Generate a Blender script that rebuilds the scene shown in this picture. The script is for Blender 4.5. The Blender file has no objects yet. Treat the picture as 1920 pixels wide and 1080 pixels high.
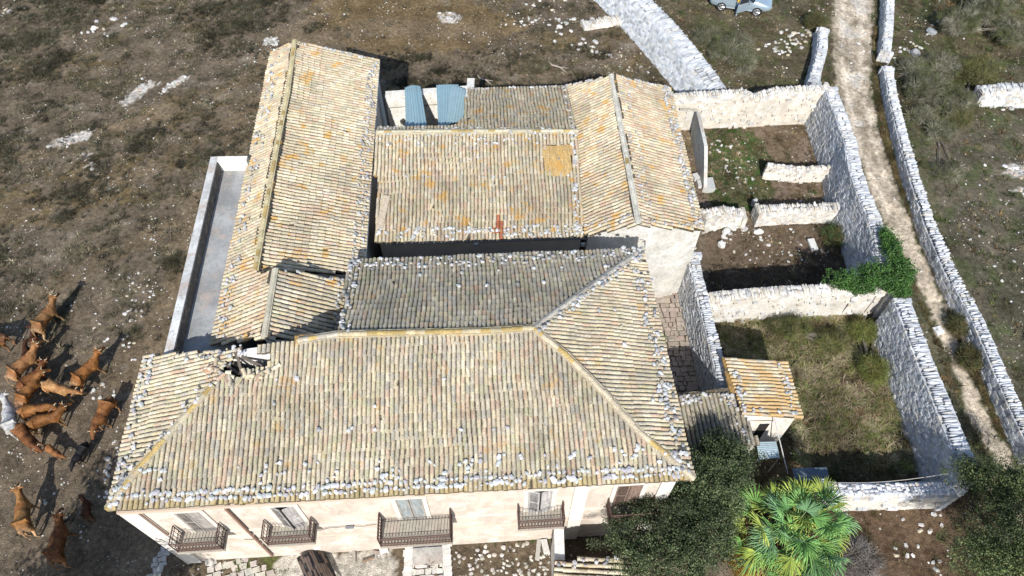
import bpy, bmesh, math, random
import numpy as np
from mathutils import Vector, noise, Matrix

# ------------------------------------------------------------------ camera
SC = bpy.context.scene
FPX, PITCH, CAMH = 1340.0, math.radians(54.6), 30.7
cam_d = bpy.data.cameras.new('camera'); cam = bpy.data.objects.new('camera', cam_d)
SC.collection.objects.link(cam)
cam_d.sensor_width = 36.0; cam_d.lens = 36.0*FPX/1920.0
cam_d.clip_start = 0.5; cam_d.clip_end = 2000.0
cam.location = (0, 0, CAMH); cam.rotation_euler = (math.radians(90)-PITCH, 0, 0)
SC.camera = cam
# ------------------------------------------------------------------ light
SUN_EL = math.radians(38.0); SUN_AZ = math.radians(-3.0)
w = bpy.data.worlds.new("World"); SC.world = w; w.use_nodes = True
nt = w.node_tree; sky = nt.nodes.new('ShaderNodeTexSky'); sky.sky_type = 'NISHITA'
sky.sun_disc = False; sky.sun_elevation = SUN_EL; sky.sun_rotation = math.pi - SUN_AZ
bg = nt.nodes['Background']; bg.inputs[1].default_value = 0.145
nt.links.new(sky.outputs[0], bg.inputs[0])
sl = bpy.data.lights.new('sun', 'SUN'); sl.energy = 5.0; sl.angle = math.radians(0.5); sl.color = (1.0, 0.972, 0.925)
so = bpy.data.objects.new('sun', sl); SC.collection.objects.link(so)
so.rotation_euler = (math.radians(90)-SUN_EL, 0, SUN_AZ)
SC.view_settings.view_transform = 'Standard'; SC.view_settings.look = 'None'
SC.view_settings.exposure = 0.33; SC.view_settings.gamma = 1.0
SC.cycles.max_bounces = 5; SC.cycles.diffuse_bounces = 2; SC.cycles.transparent_max_bounces = 4

R = np.random.default_rng(7); rnd = random.Random(7)
C = SC.collection
# ------------------------------------------------------------------ surveying: a measured image point + a height -> world point
_f = np.array([0, math.cos(PITCH), -math.sin(PITCH)]); _u = np.array([0, math.sin(PITCH), math.cos(PITCH)]); _r = np.array([1., 0, 0])
EYE = np.array([0, 0, CAMH])
def ray(px, py): return _f + _r*(px-960)/FPX + _u*(540-py)/FPX
def P(px, py, h=0.0):
    d = ray(px, py); return EYE + d*((CAMH-h)/-d[2])
def unit(v): v = np.asarray(v, float); return v/np.linalg.norm(v)
class Plane:
    def __init__(s, a, b, c):
        s.o = np.asarray(a, float); s.n = unit(np.cross(np.asarray(b)-a, np.asarray(c)-a))
        if s.n[2] < 0: s.n = -s.n
    def hit(s, px, py):
        d = ray(px, py); t = np.dot(s.o-EYE, s.n)/np.dot(d, s.n); return EYE+d*t
    def z(s, x, y): return s.o[2] - (s.n[0]*(x-s.o[0])+s.n[1]*(y-s.o[1]))/s.n[2]
def ns(x, y, sc=1.0, z=0.0): return noise.noise(Vector((x*sc, y*sc, z)))

# ------------------------------------------------------------------ mesh builder
def ico(jit=0.0, seed=0, flat=1.0):
    bm = bmesh.new(); bmesh.ops.create_icosphere(bm, subdivisions=1, radius=1.0)
    r = np.random.default_rng(seed)
    V = np.array([v.co[:] for v in bm.verts]); F = np.array([[v.index for v in f.verts] for f in bm.faces])
    bm.free(); V = V*(1+r.uniform(-jit, jit, (len(V), 1)))
    V = np.sign(V)*np.abs(V)**0.8
    V[:, 2] *= flat; return V, F
ICOS = [ico(.22, k) for k in range(8)]
def ico2(jit, seed):
    bm = bmesh.new(); bmesh.ops.create_icosphere(bm, subdivisions=2, radius=1.0)
    V = np.array([v.co[:] for v in bm.verts]); F = np.array([[v.index for v in f.verts] for f in bm.faces]); bm.free()
    r = np.random.default_rng(seed); off = r.uniform(0, 50)
    k = np.array([1+jit*noise.noise(Vector(tuple(v*1.3+off))) for v in V])[:, None]
    V = np.sign(V)*np.abs(V*k)**0.75
    return V, F
ICOS2 = [ico2(.45, k) for k in range(6)]
BOXV = np.array([[x, y, z] for x in (-1, 1) for y in (-1, 1) for z in (-1, 1)], float)
BOXF = np.array([[0, 1, 3, 2], [4, 6, 7, 5], [0, 4, 5, 1], [2, 3, 7, 6], [0, 2, 6, 4], [1, 5, 7, 3]])
class MB:
    def __init__(s): s.V = []; s.F = {3: [], 4: []}; s.K = {3: [], 4: []}; s.n = 0; s.smooth = False
    def add(s, V, F, col=(1, 1, 1)):
        V = np.asarray(V, float).reshape(-1, 3); F = np.asarray(F, int); k = F.shape[1]
        s.V.append(V); s.F[k].append(F+s.n)
        col = np.asarray(col, float)
        s.K[k].append(np.broadcast_to(col, (len(F), 3)) if col.ndim == 1 else col)
        s.n += len(V); return s
    def poly(s, pts, col=(1, 1, 1)):
        pts = np.asarray(pts, float)
        if len(pts) == 4: return s.add(pts, [[0, 1, 2, 3]], col)
        return s.add(pts, [[0, i, i+1] for i in range(1, len(pts)-1)], col)
    def temps(s, T, cent, A, col):
        """many copies of template (V,F): cent (n,3), A (n,3,3) rows = images of the axes"""
        V, F = T; n = len(cent)
        if n == 0: return s
        W = np.einsum('vk,nkj->nvj', V, A)+np.asarray(cent)[:, None, :]
        FF = F[None]+(np.arange(n)*len(V))[:, None, None]
        neg = np.linalg.det(np.asarray(A, float)) < 0; FF = np.where(neg[:, None, None], FF[:, :, ::-1], FF)
        k = F.shape[1]; col = np.asarray(col, float)
        if col.ndim == 1: col = np.tile(col, (n, 1))
        s.V.append(W.reshape(-1, 3)); s.F[k].append(FF.reshape(-1, k)+s.n)
        s.K[k].append(np.repeat(col, len(F), axis=0)); s.n += n*len(V); return s
    def boxes(s, cent, A, jit, col):
        n = len(cent)
        if n == 0: return s
        V = BOXV[None]*(1+R.uniform(-jit, jit, (n, 8, 3))) if jit else np.tile(BOXV[None], (n, 1, 1))
        W = np.einsum('nvk,nkj->nvj', V, A)+np.asarray(cent)[:, None, :]
        FF = BOXF[None]+(np.arange(n)*8)[:, None, None]
        neg = np.linalg.det(np.asarray(A, float)) < 0; FF = np.where(neg[:, None, None], FF[:, :, ::-1], FF)
        col = np.asarray(col, float)
        if col.ndim == 1: col = np.tile(col, (n, 1))
        s.V.append(W.reshape(-1, 3)); s.F[4].append(FF.reshape(-1, 4)+s.n); s.K[4].append(np.repeat(col, 6, axis=0)); s.n += n*8; return s
    def box(s, c, h, col=(1, 1, 1), rz=0.0, A=None, jit=0):
        if A is None:
            cz, sz = math.cos(rz), math.sin(rz)
            A = np.array([[cz*h[0], sz*h[0], 0], [-sz*h[1], cz*h[1], 0], [0, 0, h[2]]])
        return s.boxes([c], np.array([A]), jit, np.array([col]))
    def bar(s, a, b, r, col=(1, 1, 1), r2=None, n=6):
        a = np.asarray(a, float); b = np.asarray(b, float); r2 = r if r2 is None else r2
        d = unit(b-a); x = unit(np.cross(d, (0, 0, 1) if abs(d[2]) < .9 else (1, 0, 0))); y = np.cross(d, x)
        an = np.arange(n)*2*math.pi/n; ring = np.outer(np.cos(an), x)+np.outer(np.sin(an), y)
        V = np.vstack([a+ring*r, b+ring*r2, [a], [b]])
        s.add(V, [[i, (i+1) % n, n+(i+1) % n, n+i] for i in range(n)], col)
        s.F[3].append(np.array([[2*n, (i+1) % n, i] for i in range(n)]+[[2*n+1, n+i, n+(i+1) % n] for i in range(n)])+s.n-len(V))
        s.K[3].append(np.tile(np.asarray(col, float), (2*n, 1))); return s
    def tube(s, pts, rad, col=(1, 1, 1), n=6):
        for i in range(len(pts)-1):
            ra = rad[i] if hasattr(rad, '__len__') else rad; rb = rad[i+1] if hasattr(rad, '__len__') else rad
            s.bar(pts[i], pts[i+1], ra, col, rb, n)
        return s
    def build(s, name, mat, parent=None, local=False, smooth=False, origin=None):
        me = bpy.data.meshes.new(name)
        V = np.vstack(s.V) if s.V else np.zeros((0, 3))
        base = np.zeros(3)
        if origin is not None: base = np.asarray(origin, float)
        elif parent is not None and not local: base = np.array(wloc(parent))
        V = V-base
        f3 = np.vstack(s.F[3]) if s.F[3] else np.zeros((0, 3), int); f4 = np.vstack(s.F[4]) if s.F[4] else np.zeros((0, 4), int)
        K = np.vstack([x for x in s.K[3]+s.K[4]]) if (s.K[3] or s.K[4]) else np.zeros((0, 3))
        me.vertices.add(len(V)); me.vertices.foreach_set('co', V.ravel())
        L = np.concatenate([f3.ravel(), f4.ravel()]); me.loops.add(len(L)); me.loops.foreach_set('vertex_index', L.astype(np.int32))
        n3, n4 = len(f3), len(f4); me.polygons.add(n3+n4)
        st = np.concatenate([np.arange(n3)*3, n3*3+np.arange(n4)*4]); me.polygons.foreach_set('loop_start', st.astype(np.int32))
        tot = np.concatenate([np.full(n3, 3), np.full(n4, 4)])
        me.update(calc_edges=True)
        kk = np.repeat(K, tot, axis=0); kk = np.hstack([kk, np.ones((len(kk), 1))])
        at = me.color_attributes.new('Col', 'FLOAT_COLOR', 'CORNER'); at.data.foreach_set('color', kk.ravel().astype(np.float32))
        me.polygons.foreach_set('use_smooth', np.full(n3+n4, bool(smooth)))
        me.materials.append(mat); me.validate()
        o = bpy.data.objects.new(name, me); C.objects.link(o)
        if origin is not None: o.location = tuple(base)
        if parent is not None: o.parent = parent
        return o
def wloc(o):
    v = Vector((0, 0, 0))
    while o is not None: v += o.location; o = o.parent
    return v
def tag(o, label=None, cat=None, group=None, kind=None):
    if label: o['label'] = label
    if cat: o['category'] = cat
    if group: o['group'] = group
    if kind: o['kind'] = kind
    return o
def thing(name, label, cat, loc=(0, 0, 0), rz=0.0, group=None):
    o = bpy.data.objects.new(name, None); C.objects.link(o); o.location = tuple(loc); o.rotation_euler = (0, 0, rz); o.empty_display_size = .3
    return tag(o, label, cat, group)

# ------------------------------------------------------------------ materials
def mat(name, col=None, rough=.9, layers=(), bump=None, spec=.25, metal=0.0, vor=None, detail_bump=None):
    """col None -> the Col attribute. layers: (scale, detail, lo, hi, colour or None for multiply value, strength, stretch)"""
    m = bpy.data.materials.new(name); m.use_nodes = True; t = m.node_tree; N = t.nodes; L = t.links
    b = N['Principled BSDF']; b.inputs['Roughness'].default_value = rough; b.inputs['Metallic'].default_value = metal
    b.inputs['Specular IOR Level'].default_value = spec
    tc = N.new('ShaderNodeTexCoord')
    if col is None:
        a = N.new('ShaderNodeAttribute'); a.attribute_name = 'Col'; cur = a.outputs['Color']
    else:
        a = N.new('ShaderNodeRGB'); a.outputs[0].default_value = (*col, 1); cur = a.outputs[0]
    for i, ly in enumerate(layers):
        scale, det, lo, hi, c2, k = ly[:6]; stretch = ly[6] if len(ly) > 6 else (1, 1, 1)
        mp = N.new('ShaderNodeMapping'); mp.inputs['Scale'].default_value = stretch; mp.inputs['Location'].default_value = (i*3.7, i*1.9, i*.7)
        L.new(tc.outputs['Object'], mp.inputs[0])
        n = N.new('ShaderNodeTexNoise'); n.inputs['Scale'].default_value = scale; n.inputs['Detail'].default_value = det; n.inputs['Roughness'].default_value = .62
        L.new(mp.outputs[0], n.inputs['Vector'])
        r = N.new('ShaderNodeMapRange'); r.inputs[1].default_value = lo; r.inputs[2].default_value = hi
        L.new(n.outputs['Fac'], r.inputs[0])
        mx = N.new('ShaderNodeMix'); mx.data_type = 'RGBA'
        if isinstance(c2, (int, float)):
            r.inputs[3].default_value = 1-k; r.inputs[4].default_value = 1+k*c2
            mx.blend_type = 'MULTIPLY'; mx.inputs[0].default_value = 1
            L.new(cur, mx.inputs[6]); cb = N.new('ShaderNodeCombineColor')
            for q in range(3): L.new(r.outputs[0], cb.inputs[q])
            L.new(cb.outputs[0], mx.inputs[7])
        else:
            r.inputs[3].default_value = 0; r.inputs[4].default_value = k
            L.new(r.outputs[0], mx.inputs[0]); L.new(cur, mx.inputs[6]); mx.inputs[7].default_value = (*c2, 1)
        cur = mx.outputs[2]
    if vor:
        scale, w0, w1, c2, k = vor
        v = N.new('ShaderNodeTexVoronoi'); v.feature = 'DISTANCE_TO_EDGE'; v.inputs['Scale'].default_value = scale
        L.new(tc.outputs['Object'], v.inputs['Vector'])
        r = N.new('ShaderNodeMapRange'); r.inputs[1].default_value = w0; r.inputs[2].default_value = w1; r.inputs[3].default_value = k; r.inputs[4].default_value = 0
        L.new(v.outputs['Distance'], r.inputs[0]); mx = N.new('ShaderNodeMix'); mx.data_type = 'RGBA'
        L.new(r.outputs[0], mx.inputs[0]); L.new(cur, mx.inputs[6]); mx.inputs[7].default_value = (*c2, 1); cur = mx.outputs[2]
    L.new(cur, b.inputs['Base Color'])
    if bump:
        sc, st, dist = bump
        n = N.new('ShaderNodeTexNoise'); n.inputs['Scale'].default_value = sc; n.inputs['Detail'].default_value = 5; L.new(tc.outputs['Object'], n.inputs['Vector'])
        bp = N.new('ShaderNodeBump'); bp.inputs['Strength'].default_value = st; bp.inputs['Distance'].default_value = dist
        L.new(n.outputs['Fac'], bp.inputs['Height']); L.new(bp.outputs[0], b.inputs['Normal'])
    return m
LICHEN = (.46, .26, .06)
def tile_mat(name, lich, lo=.56, lsc=1.3):
    return mat(name, None, .95, [(3.0, 4, .3, .7, .25, .25), (38, 3, .3, .7, .5, .45), (17, 4, .56, .66, (.13, .12, .10), .6),
                                 (lsc, 5, lo, lo+.09, LICHEN, lich), (9, 4, .58, .68, (.40, .24, .07), .55*lich), (23, 3, .60, .66, (.62, .61, .58), .55)],
               bump=(45, .5, .02), spec=.1)
M = dict(
    tile_main=tile_mat('aged_clay_tile', .55, .60), tile_back=tile_mat('grey_clay_tile', .3, .62), tile_left=tile_mat('yellow_clay_tile', .85, .57),
    tile_mid=tile_mat('cream_clay_tile', .8, .565, 1.8), tile_shed=tile_mat('lichen_clay_tile', .58, .455, 1.5),
    tile_plain=tile_mat('clay_tile', .3, .62),
    masonry=mat('coursed_masonry', None, .93, [(1.2, 5, .38, .66, .15, .25), (4, 6, .50, .66, (.40, .36, .30), .55), (1.6, 5, .50, .62, (.60, .60, .59), .6), (13, 4, .55, .68, (.28, .25, .21), .5)], bump=(14, .5, .03), spec=.1, vor=(4.2, 0, .055, (.30, .26, .21), .55)),
    stone=mat('limestone', None, .9, [(9, 4, .3, .7, .3, .22), (30, 3, .55, .68, (.22, .22, .21), .6)], bump=(30, .4, .02), spec=.1),
    drystone=mat('dry_stone', None, .92, [(1.1, 4, .4, .68, .15, .22), (22, 4, .54, .66, (.25, .25, .24), .5)], bump=(28, .5, .02), spec=.1),
    core=mat('wall_core', (.22, .22, .22), .95, [(5, 4, .3, .7, .3, .4)]),
    render=mat('pale_render', None, .93, [(1.2, 5, .35, .7, .1, .16), (6, 5, .53, .7, (.36, .33, .29), .5), (2, 5, .54, .66, (.46, .38, .28), .4), (24, 3, .58, .66, (.3, .28, .25), .4)], bump=(14, .5, .03), spec=.1),
    plaster=mat('peach_plaster', None, .9, [(.6, 5, .38, .62, .10, .18), (2.0, 7, .47, .64, (.38, .33, .28), .62, (1.0, 1.0, .3)), (1.2, 6, .50, .60, (.62, .57, .50), .7), (7, 6, .56, .68, (.30, .26, .22), .5), (14, 4, .60, .68, (.26, .22, .18), .5)], bump=(20, .25, .015), spec=.15),
    trim=mat('white_trim', None, .85, [(5, 5, .52, .7, (.42, .39, .35), .5)], spec=.2),
    wood=mat('weathered_wood', None, .85, [(14, 4, .35, .7, .3, .4, (1, 1, .15))], spec=.15),
    iron=mat('rusty_iron', None, .7, [(20, 3, .5, .65, (.16, .07, .035), .7)], spec=.3),
    sheet=mat('metal_sheet', None, .45, [(3, 5, .5, .7, (.30, .27, .22), .3), (18, 4, .55, .7, .2, .2)], metal=.25, spec=.4),
    concrete=mat('concrete', None, .9, [(.5, 5, .40, .62, .25, .35), (1.1, 6, .50, .62, (.40, .32, .27), .7), (7, 5, .52, .66, (.20, .19, .18), .55), (22, 4, .58, .68, (.6, .6, .6), .4)], bump=(18, .3, .02), spec=.2),
    cobble=mat('paving_stone', None, .85, [(8, 4, .3, .7, .25, .3), (40, 3, .55, .65, (.15, .13, .11), .4)], bump=(25, .4, .02), spec=.15),
    ground=mat('earth', None, .97, [(.55, 6, .38, .66, .45, .35), (4.5, 6, .35, .68, .6, .42), (26, 5, .35, .7, .7, .45), (60, 3, .69, .73, (.42, .39, .34), .7), (19, 3, .72, .75, (.40, .37, .32), .6)], bump=(16, .8, .06), spec=.05),
    leaf=mat('leaf', None, .6, [(1.3, 3, .35, .7, .3, .35)], spec=.35),
    grass=mat('dry_grass', None, .9, [(.8, 3, .35, .7, .3, .35)], spec=.1),
    bark=mat('bark', None, .95, [(12, 4, .3, .7, .4, .4, (1, 1, .2))], bump=(20, .6, .03), spec=.1),
    hide=mat('hide', None, .7, [(2.6, 5, .38, .64, .45, .42), (9, 5, .4, .66, .3, .35), (28, 3, .35, .7, .2, .2)], bump=(9, .3, .03), spec=.2),
    horn=mat('horn', (.45, .38, .26), .5), paint=mat('car_paint', None, .28, spec=.6, metal=.55), glass=mat('dark_glass', (.02, .025, .03), .08, spec=.7),
    rubber=mat('rubber', (.02, .02, .02), .8), chrome=mat('alloy', (.6, .6, .6), .35, metal=.7), cloth=mat('cloth', None, .9), skin=mat('skin', None, .6),
    dark=mat('dark_interior', (.02, .018, .016), .95), plastic=mat('plastic', None, .5),
)
def pick(pal, wts, n):
    idx = R.choice(len(pal), n, p=np.array(wts)/sum(wts)); c = np.array(pal)[idx]
    return c*R.uniform(.86, 1.12, (n, 1))*R.uniform(.97, 1.03, (n, 3))
PAL = [(.60, .50, .33), (.49, .43, .33), (.68, .60, .45), (.57, .40, .29), (.40, .38, .33), (.50, .31, .20), (.47, .45, .29)]
W_FRONT = [28, 26, 16, 13, 12, 1.0, 12]; W_BACK = [10, 26, 8, 8, 34, 2.5, 12]; W_CREAM = [38, 14, 28, 14, 3, 1.5, 8]; W_PINK = [26, 10, 20, 30, 2, 6, 4]
# ------------------------------------------------------------------ tiled slopes
def tile_template(L=.42, r0=.068, r1=.078, seg=6):
    an = np.linspace(0, math.pi, seg+1); V = []
    for (y, r, z) in ((0, r0, 0.0), (L, r1, .012)):
        V += [[math.cos(a)*r, y, math.sin(a)*r*1.0+z] for a in an]
    V += [[math.cos(a)*(r1-.014), L, math.sin(a)*(r1-.016)*.9+.012] for a in an]
    n = seg+1
    F = [[n+i, n+i+1, i+1, i] for i in range(seg)]+[[2*n+i, 2*n+i+1, n+i+1, n+i] for i in range(seg)]
    return np.array(V), np.array(F)
TILE = tile_template()
def inpoly(x, y, poly):
    c = False; n = len(poly)
    for i in range(n):
        x0, y0 = poly[i][:2]; x1, y1 = poly[(i+1) % n][:2]
        if (y0 > y) != (y1 > y) and x < (x1-x0)*(y-y0)/(y1-y0)+x0: c = not c
    return c
DECK = (.085, .070, .050)
def slope(mb, poly, a, b, wts=W_FRONT, sp=.169, expo=.31, hole=None, sag=.05, dk=None, over=.05, red=None, lift=0.0, wild=1.0, eave=None):
    """covers the (roughly plane) polygon with barrel tiles laid square to the eave a-b"""
    poly = [np.asarray(p, float) for p in poly]; a = np.asarray(a, float); b = np.asarray(b, float)
    nrm = np.zeros(3)
    for i in range(len(poly)): nrm += np.cross(poly[i], poly[(i+1) % len(poly)])
    nrm = unit(nrm); nrm = nrm if nrm[2] > 0 else -nrm
    e = unit(b-a); e = unit(e-nrm*np.dot(e, nrm)); d = np.cross(nrm, e); d = d if d[2] < 0 else -d
    ori = sum(poly)/len(poly)
    q = np.array([[np.dot(p-ori, e), np.dot(p-ori, d)] for p in poly])
    s0, s1 = q[:, 0].min(), q[:, 0].max(); K = max(1, int(round((s1-s0)/sp))); spx = (s1-s0)/K
    cen, AA, col, dc, dA = [], [], [], [], []
    ph = R.uniform(0, 9)
    for k in range(K):
        s = s0+(k+.5)*spx; ts = []
        for i in range(len(q)):
            (x0, y0), (x1, y1) = q[i], q[(i+1) % len(q)]
            if (x0 > s) != (x1 > s): ts.append(y0+(y1-y0)*(s-x0)/(x1-x0))
        ts.sort()
        for t0, t1 in zip(ts[::2], ts[1::2]):
            bot = t1+over+R.normal(0, .012)
            while bot-t0 > .12:
                top = max(bot-.42, t0-.03); ln = (bot-top)
                mid = (bot+top)/2
                wob = .030*wild*math.sin(mid*1.3+ns(s, mid, .5, ph)*4+ph)+R.normal(0, .004)
                pos = ori+e*(s+wob)+d*top
                if hole is not None and hole(pos+d*ln*.5): bot -= expo; continue
                zz = ns(pos[0], pos[1], .45, 3)*sag+ns(pos[0], pos[1], 1.7, 5)*sag*.35
                rot = R.normal(0, .018*wild)
                ee = e+d*rot; dd = d-e*rot
                k2 = R.uniform(.95, 1.06)
                if R.random() < .008: dd = d-e*R.normal(0, .22); ee = e+d*R.normal(0, .2)
                cen.append(pos+nrm*(zz+lift+R.uniform(0, .006))); AA.append([ee*k2, dd*ln/.42, nrm*k2])
                w_ = wts
                if red is not None and red(pos): col.append(np.array((.42, .13, .06))*R.uniform(.85, 1.15))
                else:
                    pz = ns(pos[0], pos[1], .9, 11)
                    c = pick(PAL, w_, 1)[0]; c = c*.62+np.array((.49, .425, .30))*.38; c = c*(1+.26*pz+.22*ns(pos[0], pos[1], .28, 17))
                    if dk is not None: c = c*dk
                    if eave is not None and t1-bot < .22 and R.random() < .8: c = c*.35+np.array(eave)*.65*R.uniform(.75, 1.15)
                    col.append(c)
                dc.append(ori+e*s+d*(bot-expo/2-.02)+nrm*(zz-.035+lift)); dA.append([e*spx*.52, d*expo*.62, nrm*.03])
                bot -= expo*R.uniform(.97, 1.03)
    if cen:
        mb.temps(TILE, np.array(cen), np.array(AA), np.array(col))
        dcol = np.tile(np.array(DECK), (len(dc), 1))*R.uniform(.8, 1.3, (len(dc), 1))
        mb.boxes(np.array(dc), np.array(dA), 0, dcol)
    return nrm
def caps(mb, pts, r=.11, L=.42, col=(.50, .45, .36), var=.15, mortar=True, lift=.03, lich=0.0):
    """a line of ridge tiles bedded in mortar"""
    an = np.linspace(-.15, math.pi+.15, 8)
    for a, b in zip(pts[:-1], pts[1:]):
        a = np.asarray(a, float); b = np.asarray(b, float); D = np.linalg.norm(b-a); n = max(1, int(D/(L*.82))); d = (b-a)/D
        x = unit(np.cross(d, (0, 0, 1))); z = np.cross(x, d)
        for i in range(n):
            p = a+d*(i*D/n)+np.array([0, 0, ns(a[0]+i, a[1], .7)*.03+lift+.02]); q = p+d*(D/n*1.12)
            r0, r1 = (r*.88, r*1.03) if d[2] < 0 or abs(d[2]) < 1e-3 else (r*1.03, r*.88)
            jx = R.normal(0, .008)
            V = [p+x*(math.cos(t)*r0+jx)+z*math.sin(t)*r0*.85 for t in an]+[q+x*(math.cos(t)*r1+jx)+z*math.sin(t)*r1*.85 for t in an]
            c = np.array(col)*R.uniform(1-var, 1+var)
            if R.random() < lich: c = np.array((.47, .34, .13))*R.uniform(.8, 1.1)
            mb.add(V, [[j, j+1, 8+j+1, 8+j] for j in range(7)], c)
        if mortar:
            c = (a+b)/2+z*.015; mb.boxes([c], np.array([[d*D/2, x*r*1.30, z*.065]]), 0, np.array([np.array(col)*.92]))
# ------------------------------------------------------------------ stones lying on the roofs
ROOFSTONES_BIG, ROOFSTONES_SMALL = [], []
SCOL = [(.46, .46, .45), (.36, .36, .36), (.56, .56, .56), (.42, .37, .28), (.24, .24, .24)]
def edge_stones(a, b, inward, nrm, rows, n, big=False, size=(.06, .10), lift=.075, spread=.09):
    a = np.asarray(a, float); b = np.asarray(b, float); D = np.linalg.norm(b-a); e = (b-a)/D
    for i in range(n):
        r = rows[R.choice(len(rows))]; t = R.uniform(0.05, D-.05)
        if ns(t*.9+a[0], r*3+a[1], 1.0, 8) < -.28: continue
        p = a+e*t+inward*(r+R.normal(0, spread*.5)); s = R.uniform(*size)
        p = p+nrm*(lift+ns(p[0], p[1], .45, 3)*.05+s*.35)
        (ROOFSTONES_BIG if big else ROOFSTONES_SMALL).append((p, s, nrm))
def frame(n):
    n = unit(n); x = unit(np.cross(n, (R.normal(), R.normal(), R.normal()))); return np.array([x, np.cross(n, x), n])
def emit_stones(mb, lst, pal=SCOL, w=(30, 22, 26, 12, 8), flat=(.55, .85), T=ICOS):
    for k in range(len(T)):
        sub = lst[k::len(T)]
        if not sub: continue
        cen = np.array([x[0] for x in sub])
        A = np.array([frame(x[2])*x[1]*np.array([[R.uniform(.85, 1.35)], [R.uniform(.75, 1.1)], [R.uniform(*flat)]]) for x in sub])
        mb.temps(T[k], cen, A, pick(pal, w, len(sub)))
    return mb
# ------------------------------------------------------------------ walls of buildings
def shell(mb, pts, col, z0=0.0, close=True, lo=None):
    """vertical wall sheets through (x,y,ztop) points, 5 cm behind the next trim"""
    n = len(pts)
    for i in range(n if close else n-1):
        a = pts[i]; b = pts[(i+1) % n]
        mb.add([[a[0], a[1], z0], [b[0], b[1], z0], [b[0], b[1], b[2]], [a[0], a[1], a[2]]], [[0, 1, 2, 3]], col)
def thickwall(mb, a, b, za, zb, th, col, z0=0.0, side=0):
    """solid straight wall a->b; side 0 centred, 1 to the left, -1 to the right"""
    a = np.array([a[0], a[1], 0.]); b = np.array([b[0], b[1], 0.]); d = unit(b-a); n = np.array([-d[1], d[0], 0])*th
    o = n*(-.5 if side == 0 else (0 if side == 1 else -1))
    V = [a+o, b+o, b+o+n, a+o+n]; V = [v+[0, 0, z0] for v in V]+[V[0]+[0, 0, za], V[1]+[0, 0, zb], V[2]+[0, 0, zb], V[3]+[0, 0, za]]
    mb.add(V, [[0, 3, 2, 1], [4, 5, 6, 7], [0, 1, 5, 4], [1, 2, 6, 5], [2, 3, 7, 6], [3, 0, 4, 7]], col)


# ================================================================== GROUND
def ww(pts, h=0.0): return np.array([P(x, y, h)[:2] for x, y in pts])
def pip(X, Y, poly):
    c = np.zeros(X.shape, bool); n = len(poly)
    for i in range(n):
        x0, y0 = poly[i]; x1, y1 = poly[(i+1) % n]
        if y0 == y1: continue
        m = ((y0 > Y) != (y1 > Y)) & (X < (x1-x0)*(Y-y0)/(y1-y0)+x0); c ^= m
    return c
def dline(X, Y, pl, wid=None):
    """distance to a polyline; with wid (per point) distance/width"""
    best = np.full(X.shape, 1e9)
    for i in range(len(pl)-1):
        a, b = pl[i], pl[i+1]; d = b-a; t = np.clip(((X-a[0])*d[0]+(Y-a[1])*d[1])/(d@d), 0, 1)
        r = np.hypot(X-a[0]-t*d[0], Y-a[1]-t*d[1])
        if wid is not None: r = r/(wid[i]+(wid[i+1]-wid[i])*t)
        best = np.minimum(best, r)
    return best
_rn = np.random.default_rng(5); _G = _rn.random((8, 256, 256))
def vn(X, Y, sc, k=0):
    """smooth value noise on arrays, 0..1"""
    x = np.asarray(X)*sc+1000; y = np.asarray(Y)*sc+1000; xi = np.floor(x).astype(int); yi = np.floor(y).astype(int); fx = x-xi; fy = y-yi
    fx = fx*fx*(3-2*fx); fy = fy*fy*(3-2*fy); g = _G[k]
    a = g[xi % 256, yi % 256]; b = g[(xi+1) % 256, yi % 256]; c = g[xi % 256, (yi+1) % 256]; d = g[(xi+1) % 256, (yi+1) % 256]
    return (a*(1-fx)+b*fx)*(1-fy)+(c*(1-fx)+d*fx)*fy
def fbm(X, Y, sc, k=0): return (vn(X, Y, sc, k)+.5*vn(X, Y, sc*2.1, k+1)+.25*vn(X, Y, sc*4.3, k+2))/1.75
TRK = ww([(1598, -60), (1600, 0), (1598, 60), (1600, 150), (1620, 250), (1663, 370), (1712, 470), (1763, 590), (1802, 700), (1848, 800), (1880, 850), (1905, 920), (1930, 1000)])
TRKW = [1.4, 1.35, 1.3, 1.15, .92, .80, .56, .36, .36, .38, .42, .4, .4]
Y1 = ww([(1266, 238), (1540, 228), (1575, 335), (1612, 400), (1400, 420), (1320, 420), (1300, 330)])
Y1G = ww([(1335, 240), (1420, 250), (1460, 330), (1440, 400), (1345, 395), (1320, 330)])
Y2 = ww([(1320, 425), (1600, 408), (1640, 490), (1640, 560), (1330, 545)])
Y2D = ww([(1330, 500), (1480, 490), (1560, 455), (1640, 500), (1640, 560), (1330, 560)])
Y3 = ww([(1345, 595), (1650, 580), (1700, 720), (1775, 890), (1560, 905), (1420, 905), (1400, 780)])
COURT = ww([(1210, 505), (1300, 505), (1340, 745), (1270, 745)])
SLAB = ww([(520, 1045), (560, 1035), (640, 1036), (735, 1032), (745, 1060), (735, 1095), (500, 1095)])
BARE = ww([(440, 60), (760, 20), (1000, 60), (1100, 150), (980, 170), (760, 160), (700, 130), (520, 90)])
OCHRE = ww([(560, -30), (760, -30), (950, 20), (980, 60), (900, 90), (720, 110), (600, 60)])
SOIL = ww([(1590, 955), (1790, 955), (1800, 1100), (1560, 1100)])
ROCKS = [ww(p) for p in ([(92, 268), (130, 250), (178, 242), (170, 260), (110, 278)], [(228, 192), (262, 160), (300, 152), (268, 178), (240, 200)], [(818, 30), (845, 22), (868, 34), (842, 44)],
         [(493, 74), (515, 68), (522, 82), (500, 86)], [(300, 172), (345, 142), (350, 148), (310, 170)], [(1150, 30), (1095, 40), (1090, 46), (1155, 42)],
         [(1884, 312), (1920, 305), (1925, 335), (1900, 335)], [(1905, 355), (1925, 350), (1925, 368)], [(250, 395), (150, 288), (182, 285), (160, 296)])]
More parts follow.
